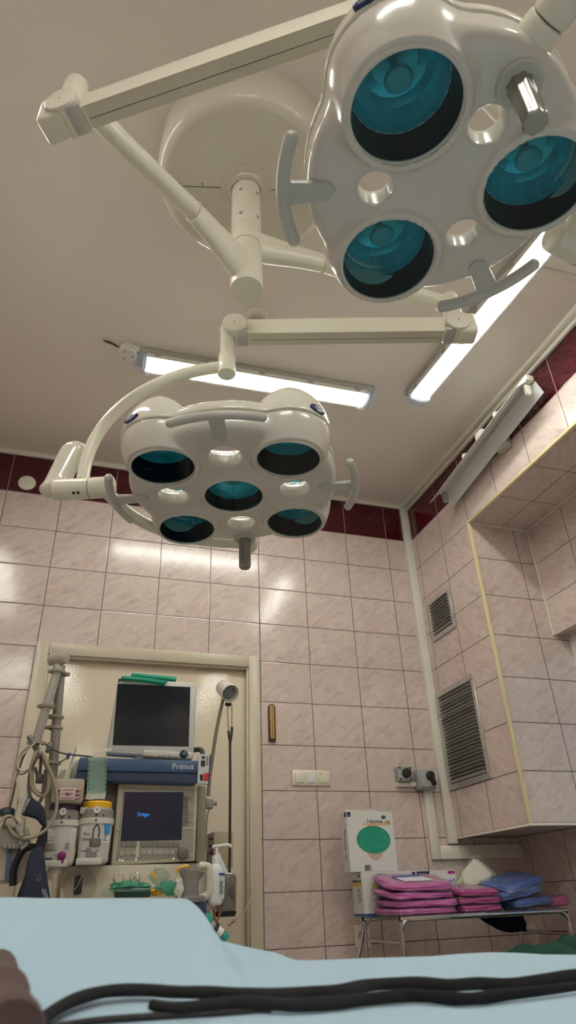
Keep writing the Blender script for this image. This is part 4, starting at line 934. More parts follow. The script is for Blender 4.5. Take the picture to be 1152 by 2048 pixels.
# ---- cable bundles
cg = mat('cable_grey_beige', (150, 142, 122), .45); cg2 = mat('cable_dark', (84, 78, 66), .45); cg3 = mat('cable_pale', (186, 180, 164), .45)
def cable(label, pxs, r, m_, y0=-.93, group='cables on the hose support arm'):
    bm = NB(); tube(bm, [at(px, py, y0 + dy) for px, py, dy in pxs], r, 8, 6); return tag(link('cable', bm, m_), label, 'cable', group)
cable('thick grey cable coiled in a long oval loop below the sloping tube', [(74, 1502, 0), (62, 1535, 0), (63, 1570, 0), (75, 1588, 0), (88, 1590, 0), (97, 1572, 0), (95, 1530, 0), (86, 1508, 0), (72, 1505, .01), (66, 1530, .01), (64, 1560, .01), (70, 1580, .01), (84, 1588, .01), (94, 1570, .01), (93, 1535, .01), (84, 1512, .01)], .0068, cg)
cable('dark thick cable of the oval coil hanging nearest the navy cuff', [(88, 1506, .0), (70, 1520, 0), (60, 1548, 0), (58, 1575, 0), (62, 1598, 0), (74, 1606, 0), (83, 1597, 0), (88, 1570, 0), (91, 1540, 0)], .0065, cg2)
cable('long beige cable sweeping from the hook down past the vaporiser in a wide curve', [(84, 1504, -.02), (95, 1530, -.02), (108, 1562, -.02), (114, 1595, -.02), (110, 1630, -.02), (95, 1656, -.02), (70, 1673, -.02), (45, 1676, -.02), (25, 1666, -.02), (17, 1650, -.02)], .0062, cg)
cable('thin pale cable looped wide around the top of the sloping tube', [(72, 1484, 0), (55, 1500, 0), (38, 1520, 0), (36, 1535, 0), (48, 1542, 0), (65, 1530, 0), (80, 1508, 0), (80, 1488, 0)], .0035, cg3)
cable('thin grey cable looped on the outer side of the oval coil', [(62, 1489, .01), (42, 1508, .01), (34, 1530, .01), (35, 1545, .01), (45, 1548, .01), (58, 1540, .01), (74, 1520, .01), (78, 1500, .01)], .0038, cg)
cable('thin brown cable running down along the door frame to the round plug', [(60, 1490, .02), (46, 1515, .02), (38, 1540, .02), (32, 1560, .02), (26, 1590, .02), (18, 1620, .02)], .004, cg2)
cable('pale cable running straight down to the hand-shaped clip', [(36, 1550, .0), (33, 1562, 0), (36, 1578, 0), (35, 1605, 0), (30, 1630, 0), (24, 1655, 0)], .0028, cg3)
cable('dark double cable running across the door behind the blue clip', [(90, 1486, .04), (98, 1494, .04), (115, 1503, .04), (134, 1508, .04), (160, 1511, .06), (185, 1514, .1)], .0036, cg2)
cable('thin dark cable from the blue clip towards the support pole', [(134, 1516, .02), (124, 1522, .02), (116, 1525, .02)], .0026, cg2)
cable('dark cable hanging inside the oval coil with a yoke connector', [(82, 1515, .02), (80, 1545, .02), (76, 1560, .02), (73, 1545, .02), (70, 1535, .02)], .006, cg2)
bm = NB(); p = at(79, 1557, -.91); box(bm, p + Vector((-.014, -.012, -.018)), p + Vector((.014, .012, .016)), .004); tag(link('connector', bm, mat('connector_dark', (64, 58, 52), .4)), 'dark connector block hanging inside the oval cable coil', 'connector')
bm = NB(); p = at(14, 1625, -.9); lathe(bm, [(.030, -.012), (.032, 0), (.026, .012), (.012, .018), (0, .018)], 24, Matrix.Translation(p)); tag(link('round_plug', bm, mat('plug_dark_teal', (34, 52, 58), .4)), 'dark round cable plug at the end of the brown cable', 'plug')
for k in range(4):
    cable(['short beige cable trailing from the round plug, the outermost', 'short pale cable trailing from the round plug towards the grey clip', 'short grey cable curving down from the round plug', 'short dark cable lying over the round plug'][k], [(0 + k * 2, 1645 + k * 4, -.02), (8 + k, 1634 + k, -.02), (18 + k * 2, 1631 + k, -.02), (24 + k * 4, 1633 + k * 5, -.02)], .004, (cg, cg3, cg, cg2)[k])
# ---- grey hand-shaped clip and canister
t = thing('canister', 'beige canister with a blue stripe under the grey clips, beside the door frame', 'canister', at(24, 1790, -.86))
a, b = at(24, 1682, -.84), at(17, 1768, -.84)
bm = NB(); lathe(bm, [(0, 0), (.040, .002), (.056, .012), (.056, a.z - b.z), (.0, a.z - b.z)], 36, Matrix.Translation(b)); cb = part('canister_body', bm, mb2, t)
bm = NB(); q0, q1 = at(20, 1684, -.898), at(13, 1765, -.898); prism(bm, [q0 + Vector((-.008, 0, 0)), q0 + Vector((.012, 0, 0)), q1 + Vector((.012, 0, 0)), q1 + Vector((-.008, 0, 0))], (0, -.003, 0)); part('blue_stripe', bm, mat('stripe_blue', (70, 98, 132), .45), cb)
t = thing('cable_holder', 'grey moulded cable holder with finger-like clips above the canister', 'holder', at(28, 1680, -.93))
gh = mat('holder_grey', (148, 146, 138), .42)
bm = NB(); quad(bm, [(3, 1640), (14, 1632), (47, 1634), (50, 1642), (46, 1660), (8, 1652)], -.95, .06, .010, 3); part('holder_top', bm, mat('holder_beige', (178, 170, 150), .42), t)
bm = NB(); quad(bm, [(0, 1650), (10, 1650), (44, 1654), (46, 1690), (40, 1699), (4, 1696), (0, 1690)], -.93, .05, .010, 3); part('holder_body', bm, gh, t)
for q in ([(9, 1696), (8.5, 1683), (11, 1696)], [(18, 1696), (17.5, 1683), (20.5, 1696)], [(26, 1696), (26, 1683), (29, 1696)]):
    bm = NB(); quad(bm, q, -.935, .02); part('clip_tip', bm, mb, t)
bm = NB(); tube(bm, [at(42, 1698, -.93), at(52, 1690, -.93), at(53, 1670, -.93), at(48, 1661, -.93), at(43, 1672, -.93), at(42, 1690, -.93)], .012, 10, 4); part('side_clip', bm, gh, t)
bm = NB(); tube(bm, [at(35, 1655, -.95), at(43, 1672, -.955), at(41, 1664, -.955), at(44, 1648, -.95)], .009, 10, 4); part('hook_clip', bm, gh, t)
t = thing('paper_tag', 'white crumpled paper tag hanging by the brown cable', 'tag', at(43, 1590, -.94))
bm = NB(); quad(bm, [(40, 1579), (48, 1577), (47, 1592), (52, 1604), (46, 1610), (41, 1597)], -.94, .006, .001, 1); part('tag_sheet', bm, mat('tag_white', (200, 200, 196), .5), t)
bm = NB(); quad(bm, [(34, 1596), (39, 1597), (38, 1604), (33, 1603)], -.945, .006, .001, 1); part('tag_red', bm, mat('tag_rose', (186, 140, 130), .5), t)
# ---- navy cuffs and straps
navy = mat('navy_fabric', (20, 29, 50), .75, var=.12, scale=60, bump=.25, bscale=220); navy2 = mat('dark_navy_fabric', (14, 17, 28), .8, var=.15, scale=60, bump=.2, bscale=220)
def cloth(name, bm, m_, parent, label=None): return part(name, bm, m_, parent, label, angle=60)
t = thing('pressure_cuff', 'navy blood pressure cuff folded over the cables, with a white label', 'cuff', at(70, 1640, -.95))
bm = NB(); quad(bm, [(56, 1590), (64, 1594), (76, 1603), (84, 1608), (90, 1620), (94, 1655), (84, 1652), (74, 1638), (56, 1632), (42, 1630), (44, 1620)], -.955, .03, .010, 3); cloth('cuff_fabric', bm, navy, t)
bm = NB(); quad(bm, [(51, 1592.5), (60.5, 1597.5), (46.5, 1628), (41, 1622)], -.9625, .004, .001, 1); cl2 = part('cuff_label', bm, mat('cuff_label_white', (198, 200, 202), .5), t)
p0, p1 = at(53, 1600, -.964), at(46, 1622, -.964); ang = math.atan2(p1.z - p0.z, p1.x - p0.x)
text('cuff_print', 'INDEUR', .016, front_at(at(50.4, 1610, -.9645)) @ Matrix.Rotation(ang, 4, 'Z'), ink, cl2)
t = thing('cuff_strap', 'long dark navy strap with reflective lines hanging beside the canister down to the sheet', 'strap', at(65, 1750, -.97))
bm = NB(); quad(bm, [(84, 1652), (95, 1652), (95, 1680), (85, 1700), (72, 1735), (60, 1765), (44, 1800), (30, 1830), (20, 1830), (44, 1765), (58, 1730), (70, 1690)], -.95, .02, .006, 2); cloth('strap_upper', bm, navy2, t)
bm = NB(); quad(bm, [(60, 1700), (85, 1690), (92, 1740), (100, 1790), (112, 1835), (28, 1835), (46, 1770)], -.99, .025, .008, 2); lo_ = cloth('strap_lower', bm, navy, t)
bm = NB()
for dx in (0, 5): quad(bm, [(83 + dx, 1780), (85 + dx, 1776), (94 + dx, 1800), (92 + dx, 1804)], -.9925, .003)
part('reflective_line', bm, mat('reflective_grey', (120, 124, 134), .4), lo_)
bm = NB(); tube(bm, [at(74, 1761, -.9925), at(76, 1752, -.9925), at(80, 1746, -.9925), at(82, 1757, -.9925), at(74, 1763, -.9925)], .0012, 6, 1); part('printed_outline', bm, mat('grey_outline', (112, 116, 124), .5), lo_)
bm = NB(); p = at(52, 1715, -.92); tube(bm, [p + Vector((-.03, 0, -.09)), p + Vector((-.035, 0, -.03)), p + Vector((-.01, 0, .028)), p + Vector((.03, 0, .03)), p + Vector((.05, 0, .0))], .022, 12, 6, flat=.6); tag(link('black_strap', bm, black), 'short black looped strap behind the navy strap, in front of the canister', 'strap')
# ---- gooseneck lamp with clamp
t = thing('gooseneck_lamp', 'small white gooseneck examination lamp clamped at the side of the machine', 'lamp', at(420, 1605, -.62))
yl = -.62
bm = NB(); tube(bm, [at(417, 1592, yl), at(419, 1560, yl), at(423, 1530, yl), at(430, 1480, yl), at(437, 1440, yl), at(443, 1412, yl), at(448, 1393, yl)], .0085, 14, 8); part('gooseneck', bm, mat('gooseneck_grey', (134, 128, 112), .35), t)
h0, h1 = at(443, 1372, yl + .02), at(460, 1386, yl - .075)
bm = NB(); lathe(bm, [(0, 0), (.028, .003), (.038, .022), (.045, .12), (.042, .124), (.040, .118), (.036, .07), (0, .068)], 36, align(h0, h1 - h0)); part('lamp_head', bm, mat('lamp_head_white', (218, 214, 202), .3), t)
bm = NB(); dv = (h1 - h0).normalized(); cyl(bm, h0 + dv * .075, h0 + dv * .10, .022, .026, 24); part('bulb', bm, mat('bulb_grey', (120, 124, 122), .15), t)
bm = NB(); tube(bm, [at(447, 1395, yl), at(450, 1388, yl - .01)], .012, 12, 1); part('neck_joint', bm, grey_pl, t)
bm = NB(); quad(bm, [(413, 1597), (428, 1598), (427, 1617), (412, 1616)], yl - .02, .04, .004); cyl(bm, at(427, 1607, yl), at(432, 1607, yl), .008, n=14); cyl(bm, at(431, 1607, yl), at(433, 1607, yl), .011, n=16); part('clamp', bm, mat('clamp_grey', (150, 148, 140), .4), t)
bm = NB(); tube(bm, [at(419, 1617, yl), at(415, 1632, yl), at(413, 1660, yl + .01), at(414, 1700, yl + .04)], .004, 8); part('lamp_cable', bm, mat('cable_cream', (180, 172, 150), .4), t)
# ---- stethoscope
ys = -.645
t = thing('stethoscope', 'stethoscope with a long dark tube hanging from the gooseneck lamp', 'stethoscope', at(460, 1600, ys))
sdk = mat('stethoscope_tube', (52, 48, 38), .4)
bm = NB(); tube(bm, [at(457, 1462, ys), at(458.5, 1476, ys), at(460, 1484, ys), at(460, 1500, ys), at(460.5, 1560, ys), at(460, 1640, ys), at(459.5, 1720, ys), at(457.5, 1770, ys)], .0062, 12, 6); tube(bm, [at(464, 1454, ys), at(463, 1470, ys), at(461, 1482, ys), at(460, 1496, ys)], .0062, 12, 5); part('tubing', bm, sdk, t)
for pts in ([(455, 1411), (455.5, 1430), (457, 1462)], [(461, 1404), (464, 1415), (463.5, 1440), (464, 1456)]):
    bm = NB(); tube(bm, [at(a, b, ys) for a, b in pts], .0032, 8); part('ear_tube', bm, steel, t)
for q in ((453, 1408.5), (458.5, 1409.5)):
    bm = NB(); ball(bm, at(*q, ys - .005), .0085); part('ear_tip', bm, black, t)
bm = NB(); p = at(462, 1784, ys); lathe(bm, [(0, -.02), (.014, -.018), (.016, -.006), (.030, 0), (.034, .008), (.030, .014), (0, .016)], 30, align(p, Vector((1, -.25, 0)))); part('chest_piece', bm, mat('chest_steel', (110, 108, 110), .2, .9), t)
# ---- disinfectant bottle
yb = -.80
t = thing('pump_bottle', 'white pump bottle of hand disinfectant with a blue striped label, beside the grab handle', 'bottle', at(432, 1810, yb))
bw = mat('bottle_white', (222, 224, 226), .32, var=.02)
bm = NB(); prism(bm, [at(px, py, yb) for px, py in ((418, 1810), (417, 1795), (419, 1742), (420, 1731), (428, 1726), (440, 1726), (447, 1733), (450, 1750), (449, 1790), (446, 1811))], (0, .07, 0), .016, 3); bo = part('bottle_body', bm, bw, t, angle=60)
bm = NB(); p = at(433, 1720, yb + .035); cyl(bm, p + Vector((0, 0, -.022)), p + Vector((0, 0, .018)), .021, .018, 24, .003); part('cap', bm, bw, t)
bm = NB(); cyl(bm, p + Vector((0, 0, .01)), p + Vector((0, 0, .046)), .006, n=12); tube(bm, [p + Vector((-.02, 0, .050)), p + Vector((.01, 0, .053)), p + Vector((.045, -.01, .056)), p + Vector((.062, -.015, .048))], .0062, 10); part('pump', bm, wht, t)
bm = NB(); quad(bm, [(439, 1747), (450, 1748), (448, 1798), (438, 1796)], yb - .0015, .004); lb = part('bottle_label', bm, mat('label_pale', (198, 200, 202), .4), bo)
bm = NB(); quad(bm, [(438.8, 1745.5), (449.8, 1746.5), (449.6, 1751), (438.6, 1750)], yb - .003, .003); part('blue_bar', bm, mat('label_blue', (44, 56, 128), .4), lb)
bm = NB()
for k in range(9): quad(bm, [(439.5, 1763 + k * 3), (447 - (k % 3), 1763 + k * 3), (447 - (k % 3), 1764.1 + k * 3), (439.5, 1764.1 + k * 3)], yb - .003, .002)
part('label_print', bm, ink, lb)
t = thing('bottle_bracket', 'white angled holder arm behind the pump bottle, beside the stethoscope tube', 'bracket', at(450, 1750, yb + .12))
bm = NB(); quad(bm, [(434, 1702), (440, 1706), (452, 1735), (458, 1760), (456, 1772), (447, 1750)], yb + .10, .02, .004); quad(bm, [(446, 1744), (466, 1746), (466, 1752), (448, 1752)], yb + .1, .03, .004); part('bracket_arm', bm, wht, t)
bm = NB(); quad(bm, [(421, 1698), (426, 1697), (429, 1712), (424, 1712)], yb + .06, .01, .002, 1); tag(link('red_tag', bm, mat('dark_red', (110, 22, 30), .45)), 'small dark red tag behind the neck of the pump bottle', 'tag')
t = thing('suction_jar', 'round clear and grey jar with a dark knob below the stethoscope tube', 'jar', at(450, 1805, yb + .08))
bm = NB(); p = at(452, 1790, yb + .10); lathe(bm, [(0, -.075), (.032, -.074), (.042, -.05), (.044, .06), (.038, .075), (0, .078)], 32, Matrix.Translation(p)); part('jar_glass', bm, clear_mat('jar_clear', (196, 196, 188), .06, 1.45, haze=.25, hazecol=(160, 156, 146)), t)
bm = NB(); lathe(bm, [(0, -.078), (.040, -.078), (.045, -.060), (.040, -.058), (0, -.06)], 32, Matrix.Translation(p)); part('jar_base', bm, black, t)
# beige metal control box behind the bottle
t = thing('control_box', 'beige slotted metal box standing behind the pump bottle and stethoscope tube', 'box', at(440, 1720, -.3))
x0, z0, x1, z1 = rect(426, 1663, 458, 1735, -.45); bm = NB(); box(bm, (x0, -.45, z0), (x1 + .02, -.30, z1), .004); bb = part('box_body', bm, mat('box_beige', (178, 166, 140), .4), t)
x0, z0, x1, z1 = rect(416.5, 1668, 427, 1728, -.455); bm = NB(); box(bm, (x0, -.455, z0), (x1, -.44, z1), .002, 1); fp = part('slotted_front', bm, mat('slot_dark_beige', (108, 100, 84), .45), t)
for k in range(3):
    zz = z1 - .02 - k * .03; bm = NB(); box(bm, (x0 + .004, -.457, zz - .005), (x1 - .004, -.4545, zz + .003)); part('slot', bm, dark, fp)
bm = NB(); box(bm, (x0 + .005, -.42, 0), (x0 + .03, -.34, z0 + .01), .003); part('post', bm, grey_pl, t)
# hoses, valve and drips at the machine's corner
t = thing('breathing_valve', 'green and white breathing valve hanging below the blue tray', 'valve', at(424, 1850, -.95))
q = [at(px, py, -.95) for px, py in ((410, 1830), (419, 1846), (427, 1856), (433, 1860), (444, 1868), (452, 1880))]
tealp = mat('teal_plastic', (30, 146, 122), .35)
for (i, j_, r, mm, n_) in ((0, 1, .020, tealp, 'valve_top'), (1, 2, .018, mat('clear_grey', (150, 152, 148), .3), 'valve_middle'), (2, 3, .023, black, 'valve_ring'), (3, 4, .017, wht, 'valve_sleeve'), (4, 5, .018, tealp, 'valve_end')):
    bm = NB(); cyl(bm, q[i], q[j_], r, n=24, bev=.002); part(n_, bm, mm, t)
red_t = mat('red_brown_tube', (140, 70, 54), .4)
for lab, pts, r, mm in (('thin red-brown tube hanging below the pump bottle, nearest the machine', [(424, 1812), (427, 1828), (430, 1845)], .004, red_t), ('thin red-brown tube hanging below the round jar', [(440, 1812), (438, 1830), (432, 1850)], .004, red_t),
                        ('thin grey tube hanging below the pump bottle', [(430, 1812), (429, 1830), (433, 1850)], .0035, cg2), ('dark tube looping under the round jar', [(446, 1812), (440, 1830), (434, 1843), (431, 1855)], .0035, cg2)):
    cable(lab, [(a, b, -.0) for a, b in pts], r, mm, -.86, 'tubes below the pump bottle')
cable('clear thin drip line curving along the door frame down to the sheet', [(502, 1776, .67), (500, 1800, .6), (488, 1825, .3), (470, 1838, 0), (445, 1858, -.12), (436, 1866, -.22)], .0028, mat('drip_line', (178, 160, 138), .3), -.7, 'drip lines')
bm = NB(); cyl(bm, at(469, 1840, -.7), at(456, 1851, -.7), .0062, .004, 12); tag(link('drip_connector', bm, mat('rust_connector', (146, 82, 62), .4)), 'rust coloured connector on the clear drip line', 'connector')
# ---- things lying on the machine's shelf, just above the sheet
t = thing('oxygen_valve_cylinder', 'dark green cylinder with a brass valve lying at the foot of the ventilator panel', 'cylinder', at(270, 1790, -.93))
yc_ = -.95
bm = NB(); cyl(bm, at(229, 1785, yc_), at(301, 1784, yc_), .0175, n=28, bev=.004); part('cylinder_body', bm, mat('bottle_green', (8, 58, 44), .3), t)
bm = NB(); cyl(bm, at(300, 1783.5, yc_), at(312, 1783, yc_), .0125, n=20); cyl(bm, at(312, 1783, yc_), at(317, 1783, yc_), .0165, n=6); cyl(bm, at(317, 1783, yc_), at(326, 1783, yc_), .011, n=20); part('brass_valve', bm, mat('brass', (176, 124, 44), .25, .9), t)
film = clear_mat('clear_film', (232, 238, 234), .06, 1.45, haze=.16, hazecol=(210, 222, 214), bump=.6, bscale=60); film_g = clear_mat('green_film', (150, 214, 190), .08, 1.45, haze=.30, hazecol=(120, 200, 176), bump=.6, bscale=60)
def crumple(name, label, c, sc, m_, seed, cat='wrapper', group='clear wrappers on the machine shelf', amp=.35):
    bm = NB(); bmesh.ops.create_icosphere(bm, subdivisions=4, radius=1)
    for v in bm.verts:
        n_ = noise.noise(v.co * 1.7 + Vector((seed, 0, 0))) * amp + noise.noise(v.co * 4.3 + Vector((0, seed, 0))) * amp * .55
        v.co = Vector(((v.co.x * (1 + n_)) * sc[0], (v.co.y * (1 + n_)) * sc[1], (v.co.z * (1 + n_)) * sc[2])) + Vector(c)
    return tag(link(name, bm, m_, angle=25), label, cat, group)
crumple('wrapper', 'pale green crumpled wrapper on the dark green cylinder, below the gauges', at(258, 1772, -.93), (.075, .03, .016), film_g, 1.3)
crumple('wrapper', 'green and white crumpled wrapper beside the brass valve and the face mask', at(338, 1776, -.95), (.050, .03, .022), film_g, 4.1)
crumple('wrapper', 'clear crumpled wrapper with a yellow tag above the dark green cylinder', at(318, 1752, -.92), (.036, .025, .026), film, 7.7)
bm = NB(); quad(bm, [(300, 1746), (306, 1743), (316, 1757), (313, 1760)], -.945, .004, .001, 1); tag(link('yellow_strip', bm, mat('yellow_plastic', (226, 180, 40), .4)), 'narrow yellow strip inside the clear crumpled wrapper', 'strip')
crumple('wrapper', 'white translucent wrapper corner beside the face mask at the sheet edge', at(358, 1776, -.97), (.016, .02, .034), mat('milky_film', (206, 210, 200), .3), 2.2)
crumple('wrapper', 'small clear wrapper scrap at the end of the dark green cylinder', at(216, 1786, -.93), (.022, .015, .012), film, 9.4)
t = thing('face_mask', 'clear anaesthesia face mask with a yellow hook ring, resting beside the grab handle', 'face mask', at(378, 1790, -.93))
mk = clear_mat('mask_clear', (206, 206, 204), .08, 1.45, haze=.34, hazecol=(176, 174, 172))
p = at(379, 1775, -.93); bm = NB(); lathe(bm, [(.052, -.048), (.050, -.034), (.040, -.028), (.034, .0), (.034, .026), (.046, .040), (.052, .055), (.044, .062), (.020, .066), (.018, .082), (0, .083)], 36, Matrix.Translation(p) @ Matrix.Rotation(.12, 4, 'Y')); part('mask_shell', bm, mk, t)
bm = NB(); tube(bm, [at(353, 1746, -.965), at(356, 1738, -.975), at(364, 1733.5, -.98), at(376, 1732, -.975), at(377, 1736, -.97)], .0042, 8); part('hook_ring', bm, mat('yellow_plastic', (226, 180, 40), .4), t)
bm = NB(); lathe(bm, [(.050, -.052), (.060, -.048), (.062, -.036), (.054, -.028), (.046, -.034)], 36, Matrix.Translation(p), cap=False); part('mask_cushion', bm, mk, t)
# ================================================================ trolley and stores by the back wall
TX0, TX1, TY0, TY1, TZ = .50, 1.43, -.56, -.13, .838
t = thing('steel_trolley', 'low tubular steel trolley table with rounded legs by the tiled back wall', 'trolley', ((TX0 + TX1) / 2, (TY0 + TY1) / 2, 0))
for y in (TY0, TY1):
    bm = NB(); r = .055
    pts = [(TX0, y, .04), (TX0, y, TZ - r - .02)] + [(TX0 + r * (1 - math.cos(a)), y, TZ - .012 - r + r * math.sin(a)) for a in np.linspace(.15, PI / 2, 6)]
    pts += [(TX1 - r * (1 - math.cos(a)), y, TZ - .012 - r + r * math.sin(a)) for a in np.linspace(PI / 2, .15, 6)] + [(TX1, y, TZ - r - .02), (TX1, y, .04)]
    tube(bm, pts, .0125, 14, 2); part('leg_frame', bm, chrome, t)
for x in (TX0, TX1):
    bm = NB(); cyl(bm, (x, TY0, TZ - .105), (x, TY1, TZ - .105), .007, n=12); part('cross_bar', bm, chrome, t)
    for y in (TY0, TY1):
        bm = NB(); cyl(bm, (x - .012, y, .022), (x + .012, y, .022), .022, n=18, bev=.003); part('castor', bm, black, t)
bm = NB(); box(bm, (TX0 + .045, TY0 + .004, TZ - .014), (TX1 - .045, TY1 - .004, TZ - .002), .003); part('top_sheet', bm, mat('trolley_top', (150, 146, 140), .3, .6), t)
bm = NB(); box(bm, (TX0 + .01, TY0 + .01, .30), (TX1 - .01, TY1 - .01, .312), .003); part('lower_shelf', bm, steel, t)
bm = NB(); cyl(bm, at(716, 1921, -.5), at(727, 1862, -.42), .008, n=14); t2 = thing('stand_leg', 'thin slanting steel stand leg in front of the wall socket', 'stand', at(716, 1921, -.5)); part('leg_tube', bm, chrome, t2)
bm = NB(); a = at(716, 1921, -.5); cyl(bm, a, Vector((a.x - .05, a.y - .03, .02)), .008, n=14); part('lower_tube', bm, chrome, t2)
card = mat('white_carton', (214, 214, 210), .5, var=.02); card_s = mat('carton_side', (190, 188, 178), .5, var=.03)
db = mat('print_navy', (24, 32, 84), .4); org = mat('print_orange', (232, 150, 66), .45); yel = mat('print_yellow', (232, 192, 70), .45)
tealc = mat('print_teal', (16, 140, 112), .5, var=.16, scale=26); tealc2 = mat('print_teal_light', (60, 182, 152), .5, var=.1, scale=40); skin = mat('print_skin', (196, 172, 150), .5)
def face_quad(bm, x0, x1, z0, z1, y, d=.0012): box(bm, (x0, y - d, z0), (x1, y + .001, z1))
# lower carton
Yb = -.27
x0, x1, zb, zt = at(728, 1810, Yb).x, at(826, 1760, Yb).x, TZ - .001, at(770, 1743, Yb).z
t = thing('cap_carton', 'white carton with a yellow side band and blue base, lying under the upright cap box', 'carton', ((x0 + x1) / 2, Yb, zb))
bm = NB(); box(bm, (x0, Yb, zb), (x1, Yb + .135, zt), .002, 1); part('carton_body', bm, card, t)
bm = NB(); box(bm, (x0 - .0008, Yb - .0008, zb + .001), (x1 + .0008, Yb + .136, zb + .012)); part('blue_base', bm, mat('carton_blue', (44, 72, 140), .5), t)
bm = NB(); box(bm, (x0 - .001, Yb + .001, zt - .062), (x0 + .001, Yb + .134, zt - .048)); sb = part('yellow_band', bm, yel, t)
SIDE = Matrix(((0, 0, -1, 0), (-1, 0, 0, 0), (0, 1, 0, 0), (0, 0, 0, 1)))      # lettering on a face looking towards -x
def side_at(p): return Matrix.Translation(Vector(p)) @ SIDE
text('side_print', 'Foliodress. cap', .019, side_at((x0 - .001, Yb + .068, zt - .038)), ink, sb)
bm = NB(); cyl(bm, (x0 - .001, Yb + .035, zt - .016), (x0 + .001, Yb + .035, zt - .016), .0085, n=20)
for k in range(7): box(bm, (x0 - .001, Yb + .03, zt - .078 - k * .009), (x0 + .001, Yb + .075 - (k % 3) * .01, zt - .0755 - k * .009))
part('side_marks', bm, ink, t)
bm = NB(); xx = at(748, 1756, Yb).x; zz = at(748, 1756, Yb).z
random.seed(3); q = xx
while q < at(775, 1756, Yb).x:
    w_ = random.choice((.0015, .0025, .004)); face_quad(bm, q, q + w_, zz - .012, zz + .012, Yb); q += w_ + random.choice((.0018, .003))
part('barcode', bm, ink, t)
text('front_print', 'CAP 100 pcs', .009, front_at((at(762, 1748, Yb).x, Yb - .0012, at(762, 1748.5, Yb).z)), ink, t)
bm = NB(); p = at(746, 1773, Yb); face_quad(bm, p.x - .008, p.x + .012, p.z - .008, p.z + .008, Yb); part('yellow_mark', bm, yel, t)
# upper box
Yu = -.262
u0, u1, zu0, zu1 = at(702, 1743, Yu).x, at(791, 1690, Yu).x, zt + .001, at(740, 1623.5, Yu).z
u0 = at(697, 1690, Yu).x
t = thing('cap_box', 'white upright box picturing a green surgical cap, on top of the lower carton', 'carton', ((u0 + u1) / 2, Yu, zu0))
bm = NB(); box(bm, (u0, Yu, zu0), (u1, Yu + .085, zu1), .002, 1); part('box_body', bm, card, t)
bm = NB(); prism(bm, [(u0 + .01, Yu + .02, zu1 + .001), (u1 - .01, Yu + .085, zu1 + .001), (u1 - .08, Yu + .085, zu1 + .022), (u0 + .03, Yu + .085, zu1 + .020)], (0, .002, .002)); part('open_flap', bm, card_s, t)
W, H = u1 - u0, zu1 - zu0
def fx(f): return u0 + W * f
def fz(f): return zu1 - H * f
bm = NB(); face_quad(bm, fx(.01), fx(.09), fz(.085), fz(.005), Yu); box(bm, (u0 - .0012, Yu + .004, fz(.085)), (u0 + .001, Yu + .03, fz(.005))); part('corner_logo', bm, db, t)
text('logo_print', 'HARTMANN', .0042, front_at((fx(.05), Yu - .0016, fz(.06))), wht, t)
bm = NB(); lathe(bm, [(0, .0012), (1, .0012), (1, -.001)], 28, Matrix.Translation((fx(.80), Yu, fz(.095))) @ FRONT @ Matrix.Diagonal((.015, .0085, 1, 1))); ov = part('oval_logo', bm, mat('logo_dark', (16, 22, 52), .4), t)
text('oval_print', 'HARTMANN', .0046, front_at((fx(.80), Yu - .0016, fz(.095))), wht, ov)
text('box_title', 'Foliodress', .026, front_at((fx(.60), Yu - .0012, fz(.168))), mat('title_grey', (52, 52, 60), .45), t, sx=.86)
text('box_title', 'cap', .026, front_at((fx(.875), Yu - .0012, fz(.170))), mat('title_light_grey', (110, 108, 108), .45), t, sx=.86)
bm = NB(); face_quad(bm, fx(.34), fx(.94), fz(.222), fz(.203), Yu); part('orange_bar', bm, org, t)
bm = NB(); lathe(bm, [(0, .0010), (1, .0010), (1, -.001)], 40, Matrix.Translation((fx(.55), Yu, fz(.50))) @ FRONT @ Matrix.Diagonal((.058, .088, 1, 1))); part('head_picture', bm, skin, t)
bm = NB(); n = 90; cx, cz = fx(.54), fz(.475); ring = [bm.verts.new((cx + (.098 + .002 * math.sin(i * 1.7)) * math.cos(2 * PI * i / n), Yu - .0018, cz + (.066 + .002 * math.sin(i * 2.3)) * math.sin(2 * PI * i / n))) for i in range(n)]; f_ = bm.faces.new(ring); r_ = bmesh.ops.extrude_face_region(bm, geom=[f_])
for v in r_['geom']:
    if isinstance(v, bmesh.types.BMVert): v.co.y += .001
cp = part('cap_picture', bm, tealc, t)
bm = NB(); tube(bm, [(cx - .074, Yu - .002, cz + .03), (cx - .062, Yu - .002, cz - .012), (cx - .012, Yu - .002, cz - .040), (cx + .045, Yu - .002, cz - .034), (cx + .066, Yu - .002, cz - .004), (cx + .058, Yu - .002, cz + .046)], .0014, 6)
for k in range(26):
    a = PI * 1.04 + k * PI * 1.0 / 25; tube(bm, [(cx + .074 * math.cos(a), Yu - .002, cz + .047 * math.sin(a)), (cx + .095 * math.cos(a), Yu - .002, cz + .063 * math.sin(a))], .0008, 4, 1)
part('cap_fold', bm, tealc2, cp)
bm = NB()
for k in range(5): face_quad(bm, fx(.30), fx(.44 - (k % 2) * .04), fz(.905 + k * .018), fz(.895 + k * .018), Yu)
part('small_print', bm, ink, t)
text('side_print', 'Foliodress. cap', .024, Matrix.Translation((u0 - .0012, Yu + .040, fz(.55))) @ SIDE @ Matrix.Rotation(-PI / 2, 4, 'Z'), mat('side_brown', (110, 60, 44), .5), t)
